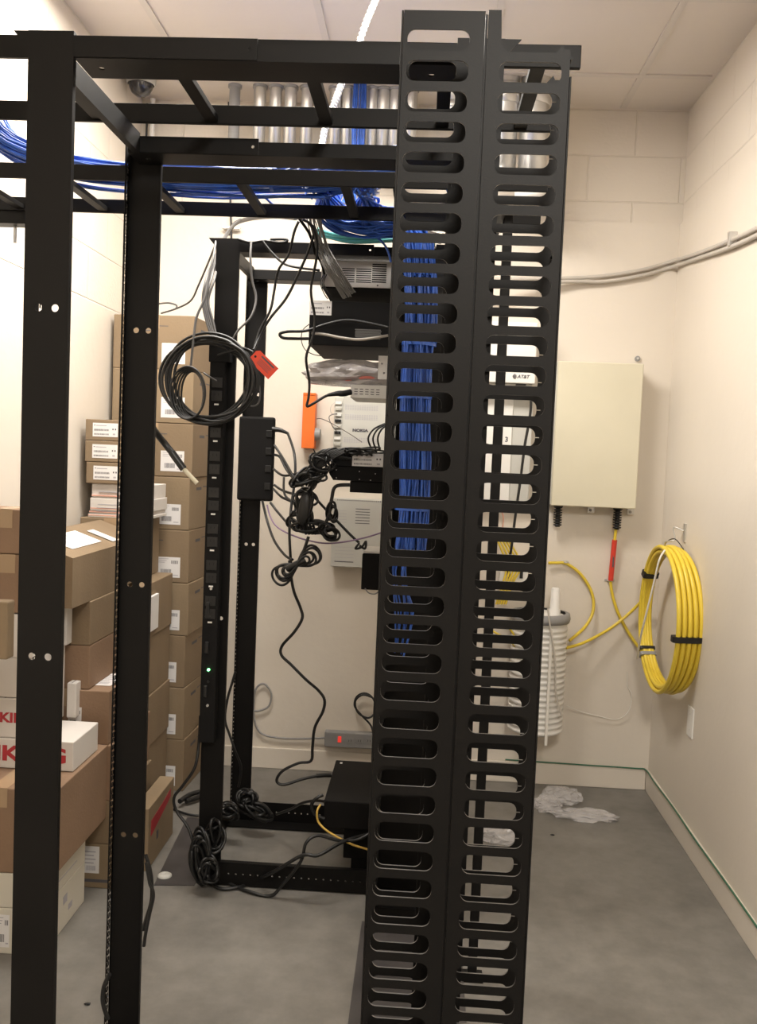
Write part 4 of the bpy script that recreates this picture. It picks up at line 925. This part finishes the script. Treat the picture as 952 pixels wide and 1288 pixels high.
# coil left of the rear rack front post
t = thing('cable_coil', 'large coil of black cable hanging left of the rear rack post', 'cable coil', PY(262, 478, 2.86))
rnd = random.Random(21)
for i in range(8):
    cx, cy = 264+rnd.uniform(-3, 3), 476+rnd.uniform(-2, 4); rx, ry = 58+rnd.uniform(-6, 6), 54+rnd.uniform(-5, 4); pts = []
    if i > 5: rx -= 6; ry -= 8
    ph = rnd.uniform(0, 6)
    for k in range(22):
        a_ = 2*PI*k/22; pts.append(PY(cx+rx*math.cos(a_)+1.5*math.sin(2*a_+ph), cy+ry*math.sin(a_)+1.5*math.cos(3*a_+ph), 2.86+.012*math.sin(a_+ph)+.004*i-.012+.05*(math.cos(a_) > .9)*0))
    MB().tube(pts, .0046, RUB, n=8, sub=3, closed=True).build('cable_loop', t)
t = thing('cable_coil', 'small oval loop of black cable inside the large coil', 'cable coil', PY(235, 497, 2.84))
for i in range(5):
    pts = [PY(236+(22-2*i)*math.cos(a_)+i*1.5, 494+(33-i)*math.sin(a_)+.5*i, 2.835+.004*i) for a_ in [2*PI*k/18 for k in range(18)]]
    MB().tube(pts, .0036, RUB, n=8, sub=3, closed=True).build('cable_loop', t)
C_('dark cable running from the bracket down to the small oval loop', [(272, 300, 2.95), (268, 325, 2.9), (262, 350, 2.88), (257, 376, 2.86), (247, 400, 2.85), (243, 430, 2.84), (240, 460, 2.84)], .004, GREYC)
C_('thin dark cable leaving the oval loop toward the post', [(256, 469, 2.84), (262, 473, 2.84), (272, 479, 2.86)], .003, GREYC)
for k, (lb, dx_) in enumerate((('outermost grey cable sweeping from the bracket down to the coil', 0), ('second grey cable sweeping from the bracket down to the coil', 3), ('third grey cable sweeping from the bracket down to the coil', 6), ('innermost grey cable sweeping from the bracket down to the coil', 10))):
    C_(lb, [(302-2*k, 276+k, 3.6), (287, 290+k, 3.3), (274+dx_*.3, 316, 3.05), (260+dx_, 350, 2.92), (255+dx_*.7, 378, 2.90), (260+dx_*.8, 405, 2.89), (268+dx_*.5, 428, 2.88)], .0042, GREYC)
C_('thick black cable arching from bracket toward the ladder', [(287, 295, 3.9), (295, 282, 3.85), (315, 275, 3.6), (345, 272, 3.3), (372, 274, 3.0)], .0085, GREYC)
C_('thin cable curling on the wall above the corner boxes', [(203, 394, 3.6), (222, 388, 3.5), (240, 378, 3.4), (250, 358, 3.3), (262, 330, 3.2), (272, 305, 3.1)], .0036, GREYC)
C_('short cable end hooking back over the corner boxes', [(200, 382, 3.55), (212, 381, 3.5), (222, 384, 3.5), (221, 389, 3.5)], .0036, GREYC)
# cut coax end
t = thing('cable_end', 'cut black cable end with bare white core pointing down right', 'cable', PY(200, 548, 2.3))
MB().tube([PY(170, 503, 2.052), PY(186, 530, 2.2), PY(204, 554, 2.3), PY(220, 574, 2.3)], .0085, RUB, n=12).build('jacket', t)
MB().tube([PY(216, 569, 2.3), PY(231, 590, 2.3)], .0095, RUB, n=12).build('sleeve', t); MB().tube([PY(231, 590, 2.3), PY(248, 608, 2.3)], .0058, BONE, n=12).build('core', t)
# upper cords over the rear rack top
C_('black cord lying along the rear rack top', [(300, 301, 2.93), (315, 305, 2.93), (332, 303, 2.93), (350, 305, 2.93), (360, 304, 2.93), (359, 301, 2.93), (340, 301, 2.93)], .0045)
C_('black cord sagging from rack top to the silver chassis', [(330, 303, 2.92), (342, 318, 2.92), (358, 332, 2.92), (378, 337, 2.92), (402, 340, 2.94)], .004)
C_('grey cord hanging from the rack top past the rear post', [(316, 304, 2.92), (315, 325, 2.9), (317, 352, 2.9), (322, 375, 2.9), (316, 398, 2.88), (300, 415, 2.87), (291, 430, 2.87)], .0038, GREYC)
C_('left black cord falling from the ladder to the red tag', [(376, 278, 2.75), (370, 292, 2.78), (363, 320, 2.85), (350, 340, 2.88), (345, 365, 2.9), (340, 390, 2.9), (327, 415, 2.9), (320, 436, 2.88)], .0042)
C_('middle black cord falling from the ladder to the red tag', [(388, 280, 2.75), (395, 290, 2.78), (388, 315, 2.85), (375, 345, 2.88), (360, 375, 2.9), (340, 400, 2.9), (328, 420, 2.9), (319, 440, 2.87)], .0042)
C_('long black cord hanging from the ladder down past the black case', [(380, 276, 2.72), (390, 282, 2.75), (398, 300, 2.8), (398, 325, 2.85), (391, 365, 2.9), (396, 400, 2.93), (393, 425, 2.93), (385, 450, 2.93), (389, 480, 2.95), (388, 500, 2.95), (386, 511, 2.95), (395, 507, 2.95), (410, 498, 2.96), (420, 496, 2.97)], .0044)
MBp = MB().tube([PY(412, 497, 2.965), PY(424, 495, 2.97), PY(432, 495, 2.98), PY(441, 493, 2.995)], .008, RUB, radii=lambda t_: .005+.005*min(1, t_*2)); tag(MBp.build('power_plug'), 'black plug at the left side of the small white device', 'plug')
C_('bundle strap hanging at the ladder rung end', [(374, 272, 2.72), (380, 280, 2.75), (388, 292, 2.8), (393, 305, 2.85), (396, 318, 2.9), (404, 330, 2.93), (408, 345, 2.95)], .0045, BLK2)
C_('black cord looping left of the black case', [(488, 412, 2.95), (460, 406, 2.95), (435, 403, 2.95), (410, 408, 2.95), (385, 416, 2.94), (362, 417, 2.93), (352, 420, 2.93), (356, 425, 2.93), (370, 426, 2.94), (388, 426, 2.96)], .005)
C_('pale cable stretched across the front of the black case', [(392, 419, 2.95), (410, 421, 2.95), (430, 425, 2.95), (455, 427, 2.95), (488, 422, 2.96)], .0045, LGREY, 'grey_cable')
C_('thin wire loop left of the black case lower corner', [(390, 407, 2.97), (381, 415, 2.97), (379, 428, 2.97), (384, 440, 2.97), (395, 446, 2.98), (408, 448, 3.0)], .0016, GREYC, 'thin_wire', 'wire')
for k in range(3):
    C_('short black lead behind the left side of the silver chassis', [(407+2*k, 345, 2.975), (403+2*k, 356, 2.97), (407+3*k, 368, 2.97), (412+3*k, 376, 2.983)], .0017, group='short leads at the silver chassis')
# red tag
c = PY(331, 458, 2.86); t = thing('warning_tag', 'bright red printed tag hanging by the rear rack post', 'tag', c)
ang = math.radians(-42); u = V((math.cos(ang), .05, math.sin(ang))).normalized(); v = V((math.sin(-ang), 0, math.cos(ang))).normalized()
mb = MB(); wv, hv = .044, .0235
sh = [(-wv+.008, -hv), (wv, -hv), (wv, hv), (-wv+.008, hv), (-wv, hv-.009), (-wv, -hv+.009)]
vs_, fs = sheet(sh, [circ(-wv+.010, 0, .004, 10)], .001); mb.flat(vs_, fs, c, u, v, RED); mb.build('card', t)
mb = MB(); n_ = u.cross(v); 
for k, (a0, a1, y_, h_) in enumerate(((-.02, .033, .012, .005), (-.018, .03, .004, .0015), (-.018, .03, -.001, .0015), (-.018, .026, -.006, .0015), (-.018, .03, -.011, .0015))):
    mb.add([c+u*x+v*y+n_*.0008 for x, y in ((a0, y_), (a1, y_), (a1, y_+h_), (a0, y_+h_))], [[0, 1, 2, 3]], INK)
    mb.add([c+u*x+v*y-n_*.0008 for x, y in ((a0, y_), (a1, y_), (a1, y_+h_), (a0, y_+h_))], [[3, 2, 1, 0]], INK)
mb.build('printed_lines', t)
C_('thin cord dangling below the red tag in a loop', [(320, 464, 2.87), (325, 480, 2.87), (327, 495, 2.87), (325, 507, 2.87), (317, 511, 2.87), (309, 505, 2.87), (307, 490, 2.87)], .0028, GREYC)
C_('black cord crossing from power strip to the red tag', [(272, 432, 2.87), (285, 431, 2.86), (300, 436, 2.86), (312, 440, 2.87), (318, 443, 2.87)], .0045)
C_('second black cord curving over the power strip top', [(274, 447, 2.87), (285, 443, 2.86), (302, 440, 2.86), (314, 447, 2.87), (322, 455, 2.88)], .004)
# plug cords from the wide power unit to the tangle
yq = 3.2
C_('cord from the upper plug dropping straight to the cord tangle', [(362, 545, y2-.01), (370, 570, 3.25), (371, 600, 3.2), (366, 640, 3.15), (364, 670, 3.1), (366, 710, 3.1)], .0048)
ct = [('cord from the wide power unit passing over the tangle top', [(345, 560, 3.34), (355, 575, 3.3), (368, 598, 3.2), (372, 604, 3.2), (385, 597, 3.15), (400, 588, 3.05)]),
      ('cord sweeping from the wide power unit under the switch', [(345, 572, 3.34), (352, 575, 3.3), (360, 590, 3.25), (372, 605, 3.2), (390, 620, 3.1), (410, 641, 3.1), (440, 672, 3.1), (452, 683, 3.1)]),
      ('low cord arcing from the wide unit into the tangle', [(344, 590, 3.34), (356, 598, 3.3), (372, 596, 3.2), (388, 590, 3.1), (398, 580, 3.0), (412, 575, 2.96)]),
      ('cord rising through the tangle to the switch stack', [(345, 610, 3.34), (358, 618, 3.3), (380, 622, 3.2), (396, 612, 3.1), (400, 596, 3.0), (415, 590, 2.96)]),
      ('cord dipping left of the tangle', [(344, 615, 3.34), (354, 625, 3.3), (368, 632, 3.2), (372, 640, 3.2), (366, 650, 3.15), (380, 660, 3.1)]),
      ('thick cord slanting from the unit bottom to the tangle', [(340, 632, 3.33), (350, 645, 3.3), (362, 658, 3.2), (375, 664, 3.15), (392, 662, 3.1)]),
      ('outer cord swinging from the unit bottom to the figure eight', [(330, 630, 3.33), (336, 655, 3.3), (345, 680, 3.2), (358, 698, 3.1), (368, 704, 3.05)])]
for lb, p_ in ct: C_(lb, p_, .0046)
C_('purple cable hanging in a long shallow arc', [(336, 635, 3.33), (340, 650, 3.3), (350, 664, 3.2), (375, 676, 3.1), (405, 683, 3.05), (430, 682, 3.0), (460, 676, 3.0), (482, 669, 3.0)], .0028, PURP, 'purple_cable', 'cable')
# tangle at centre
t = thing('cord_tangle', 'dense knot of black power cords hanging under the switches', 'cord tangle', PY(390, 650, 3.0))
rnd = random.Random(33)
def loops(n, cx, cy, sx, sy, Y, rr=.0043, wob=.4, nm='cord_loop', rot=0., k0=9):
    for i in range(n):
        ox, oy = cx+rnd.uniform(-.3, .3)*sx, cy+rnd.uniform(-.3, .3)*sy; ax, ay = sx*rnd.uniform(.6, 1), sy*rnd.uniform(.6, 1); ph = rnd.uniform(0, 6); rt_ = rot+rnd.uniform(-wob, wob); pts = []
        for k in range(k0):
            a_ = 2*PI*k/k0; x_, y_ = ax*math.cos(a_), ay*math.sin(a_+.3*math.sin(ph)); pts.append(PY(ox+x_*math.cos(rt_)-y_*math.sin(rt_), oy+x_*math.sin(rt_)+y_*math.cos(rt_), Y+.02*math.sin(a_+ph)+rnd.uniform(-.012, .012)))
        MB().tube(pts, rr, RUB, n=7, sub=4, closed=True).build(nm, t)
loops(6, 383, 640, 8, 22, 3.0, .0046); loops(5, 395, 662, 24, 8, 3.02); loops(4, 415, 670, 12, 10, 3.0); loops(3, 418, 645, 7, 12, 3.0); loops(3, 383, 625, 16, 10, 3.02)
loops(4, 372, 655, 10, 12, 3.04)
for k, (dx_) in enumerate((0, 4, 8, 12)):
    MB().tube([PY(430+dx_, 577, 2.97), PY(405+dx_*.6, 572, 2.96), PY(395+dx_*.8, 585, 2.97), PY(400-dx_*.6, 604, 2.98), PY(385+dx_*.5, 622, 3.0), PY(380+dx_, 650, 3.0), PY(385+dx_, 672, 3.02)], .0043, RUB).build('cord_strand', t)
MB().tube([PY(440, 610, 3.0), PY(422, 612, 3.0), PY(417, 628, 3.0), PY(413, 650, 3.0), PY(405, 665, 3.0)], .006, RUB).build('cord_strand', t)
t = thing('cord_tangle', 'snarl of black cords at the left end of the switch stack', 'cord tangle', PY(410, 580, 2.95))
loops(8, 405, 582, 15, 9, 2.955, .0036, .9); loops(6, 382, 602, 18, 7, 2.96, .0042, .4, rot=-.6); loops(4, 398, 596, 14, 8, 2.955, .004, .8); loops(6, 455, 568, 26, 3.5, 2.965, .003, .12)
for k in range(9): MB().tube([PY(420+6*k, 573, 2.975), PY(412+5*k, 566-(k % 3), 2.96), PY(400+4*k, 570, 2.95), PY(388+2*k, 588, 2.95), PY(370+3*k, 606+k, 2.97)], .0036, RUB).build('cord_strand', t)
for k in range(3): C_('thin black lead arching up at the right of the louvred unit', [(468+5*k, 566, 2.97), (463+6*k, 552, 2.95), (470+5*k, 540, 2.95), (484+3*k, 533, 2.96)], .003, group='arching leads above the switches')
# adapters in the tangle
t = thing('power_adapter', 'black oval power adapter hanging inside the cord tangle', 'power adapter', PY(384, 636, 2.98))
bm = bmesh.new(); bmesh.ops.create_icosphere(bm, subdivisions=3, radius=1); c = PY(383, 640, 2.965)
for q in bm.verts: q.co = V((c.x+q.co.x*.020+q.co.z*.006, c.y+q.co.y*.014, c.z+q.co.z*.055))
mb = MB(); mb.bm(bm, RUB, smooth=True); mb.build('shell', t)
t = thing('cord_tie', 'grey ribbed ferrite sleeve left in the cords beside the wide power unit', 'sleeve', PY(358, 620, 3.2))
MB().tube([PY(357, 600, 3.2), PY(358, 622, 3.2), PY(370, 633, 3.2), PY(371, 643, 3.2)], .0042, GREYC).build('sleeve', t)
# figure eight
t = thing('cord_bundle', 'black cord tied in a figure eight below the tangle', 'cord bundle', PY(370, 712, 3.0))
for i in range(5):
    pts = []
    for k in range(24):
        a_ = 2*PI*k/24; L = 34-4*i; x_ = L*math.cos(a_)+(i % 2)*2; y_ = (12-1.8*i)*math.sin(2*a_); al = -.52+.07*(i % 3-1)
        pts.append(PY(373+x_*math.cos(al)-y_*math.sin(al), 711+x_*math.sin(al)+y_*math.cos(al), 3.04-.008*i-.02*(a_ > PI)))
    MB().tube(pts, .0042, RUB, n=8, sub=3, closed=True).build('cord_loop', t)
MB().tube([PY(361, 716, 3.0), PY(372, 710, 2.995), PY(384, 704, 3.0)], .011, RUB, n=10).build('wrapped_middle', t)
C_('short cord linking the tangle to the figure eight', [(388, 675, 3.0), (384, 687, 3.0), (379, 700, 3.0), (373, 710, 3.0)], .0052)
C_('small bow tied cord end on the purple cable', [(452, 683, 3.08), (447, 690, 3.08), (455, 688, 3.08), (460, 681, 3.08), (459, 690, 3.08), (452, 686, 3.08)], .004)
C_('long black power cord snaking down to the flat black box', [(364, 705, 3.05), (366, 725, 3.05), (370, 745, 3.06), (378, 765, 3.08), (380, 778, 3.08), (370, 795, 3.08), (355, 812, 3.1), (354, 824, 3.1), (366, 836, 3.1), (385, 855, 3.1), (400, 868, 3.12), (408, 880, 3.12), (406, 895, 3.12), (396, 915, 3.12), (393, 940, 3.12), (391, 957, 3.12), (375, 960, 3.12), (355, 970, 3.12), (348, 982, 3.12), (357, 987, 3.12), (380, 980, 3.14), (400, 976, 3.16), (414, 976, 3.18)], .0052)
tag(MB().tube([PY(398, 976, 3.16), PY(408, 975, 3.17), PY(416, 975, 3.18)], .008, RUB).build('power_plug'), 'black plug at the left end of the flat black box', 'plug')
# cords by base
C_('black cord running down between the rear rack posts', [(296, 845, 3.3), (291, 862, 3.3), (286, 880, 3.3), (283, 905, 3.3), (289, 925, 3.3), (296, 945, 3.3), (303, 965, 3.35), (300, 990, 3.36)], .0048)
C_('black cord hanging left of the rear rack foot to the floor', [(252, 900, 2.93), (250, 935, 2.92), (245, 965, 2.9), (230, 988, 2.9), (219, 1003, 2.9), (222, 1020, 2.9), (236, 1040, 2.89), (243, 1060, 2.88), (250, 1085, 2.88), (252, 1105, 2.87)], .005)
C_('cord lying behind the rear rack foot toward the boxes', [PZ(218, 1018, .01), PZ(235, 1024, .01), PZ(250, 1026, .008)], .005)
C_('dark bundled cord on the floor behind the rear rack foot', [PZ(226, 1008, .03), PZ(238, 1000, .03), PZ(252, 996, .03), PZ(250, 1002, .02), PZ(234, 1008, .02)], .010)
t = thing('cord_pile', 'heap of black cords hung around the rear rack front foot', 'cord pile', PZ(255, 1113, .0))
loops(10, 251, 1080, 12, 34, 2.885, .0052, .12); loops(6, 262, 1095, 12, 18, 2.875, .005, .5); loops(4, 270, 1055, 12, 20, 2.90, .0048, .5)
C_('black cord curling over the floor in front of the rear rack base', [PZ(258, 1100, .02), PZ(275, 1117, .008), PZ(300, 1116, .008), PZ(320, 1108, .008), PY(345, 1096, 2.87), PY(380, 1076, 2.85), PY(400, 1076, 2.85), PY(425, 1062, 2.9), PY(445, 1054, 2.95), PY(470, 1048, 3.0)], .0058)
C_('second black cord looping forward on the floor', [PZ(265, 1095, .02), PZ(290, 1112, .008), PZ(315, 1122, .008), PZ(340, 1127, .007), PY(355, 1113, 2.87), PY(378, 1084, 2.87), PY(385, 1060, 2.88), PY(400, 1051, 2.9), PY(425, 1057, 2.92), PY(450, 1056, 2.94), PY(470, 1045, 2.96)], .0055)
t = thing('cord_pile', 'heap of black cords around the rear rack back foot', 'cord pile', PY(310, 1000, 3.35))
loops(12, 312, 1005, 12, 13, 3.34, .0055, .8); loops(7, 322, 1020, 20, 9, 3.33, .0055, .3, rot=.5)
loops(5, 287, 1020, 14, 10, 3.25, .005, .6)
C_('cord leading from the back foot pile to the flat black box', [(348, 1024, 3.3), (365, 1018, 3.2), (380, 1010, 3.1), (396, 1007, 3.02), (408, 1008, 2.98)], .005)
C_('black cord curving at the corner of the flat black box', [(406, 1000, 2.99), (398, 1004, 2.98), (392, 1012, 2.98), (396, 1024, 2.98), (408, 1030, 2.98)], .006)
C_('thin yellow cable drooping from the flat black box', [(403, 1012, 2.975), (399, 1020, 2.96), (400, 1033, 2.96), (410, 1044, 2.95), (428, 1055, 2.95), (445, 1063, 2.95), (465, 1069, 2.95)], .0036, YEL2, 'yellow_cable', 'cable')
C_('black cable loop hanging behind the second near post', [(183, 1075, 2.02), (189, 1095, 2.02), (191, 1115, 2.02), (190, 1135, 2.02), (184, 1155, 2.02), (180, 1170, 2.02)], .0045)
C_('second black cable strand hanging behind the second near post', [(184, 1085, 2.0), (188, 1110, 2.0), (193, 1125, 2.0), (188, 1150, 2.0), (183, 1175, 2.0), (181, 1190, 2.0)], .004)
C_('black cable bulging left of the second near post foot', [(138, 1225, 1.96), (131, 1240, 1.96), (129, 1255, 1.96), (131, 1268, 1.96), (136, 1282, 1.96)], .005)

# floor litter
tb_ = thing('plastic_bag', 'clear crumpled plastic bags lying on the floor by the back wall', 'plastic bag', PZ(720, 1020, 0))
for (px, py, s, sd) in ((707, 1005, (.055, .05, .022), 41), (735, 1028, (.085, .035, .014), 42), (688, 1015, (.04, .05, .018), 43)):
    q = PZ(px, py, .0); q.z = s[2]*.6; blob('bag_fold', '', q, s, BAGM, sd, .35, parent=tb_, zmin=.0012)
q = PZ(630, 1055, 0); q.z = .016; blob('plastic_bag', 'greyish plastic bag on the floor seen through the right slot column', q, (.06, .045, .03), BAGM, 44, .3, zmin=.001)
for (px, py, lb) in ((695, 1051, 'tiny black scrap on the floor right of the manager'), (110, 1264, 'small dark scrap on the floor between the near posts')):
    q = PZ(px, py, 0); bm = bmesh.new(); bmesh.ops.create_icosphere(bm, subdivisions=2, radius=1); rnd = random.Random(px)
    for v_ in bm.verts: v_.co = V((q.x+v_.co.x*.008*rnd.uniform(.6, 1.4), q.y+v_.co.y*.005*rnd.uniform(.5, 1.5), max(.0005, .003+v_.co.z*.003)))
    mb = MB(); mb.bm(bm, RUB); tag(mb.build('debris'), lb, 'debris')

# surface details become part of the mesh they are printed on or cut into
for o in [q for q in scene.collection.objects if q.type == 'MESH' and q.parent and q.name.split('.')[0] in ('vent_slots', 'printed_marks', 'perforated_grille')]:
    tgt = [q for q in o.parent.children if q.name.split('.')[0] in ('chassis', 'case', 'carton', 'housing')][0]
    md, ms = tgt.data, o.data; base = len(md.materials); bm = bmesh.new(); bm.from_mesh(md)
    b2 = bmesh.new(); b2.from_mesh(ms); vm = {v_.index: bm.verts.new(v_.co) for v_ in b2.verts}; bm.verts.index_update()
    for f in b2.faces:
        try: nf = bm.faces.new([vm[v_.index] for v_ in f.verts]); nf.material_index = f.material_index+base
        except ValueError: pass
    for m_ in ms.materials: md.materials.append(m_)
    bm.to_mesh(md); bm.free(); b2.free(); bpy.data.objects.remove(o); bpy.data.meshes.remove(ms)
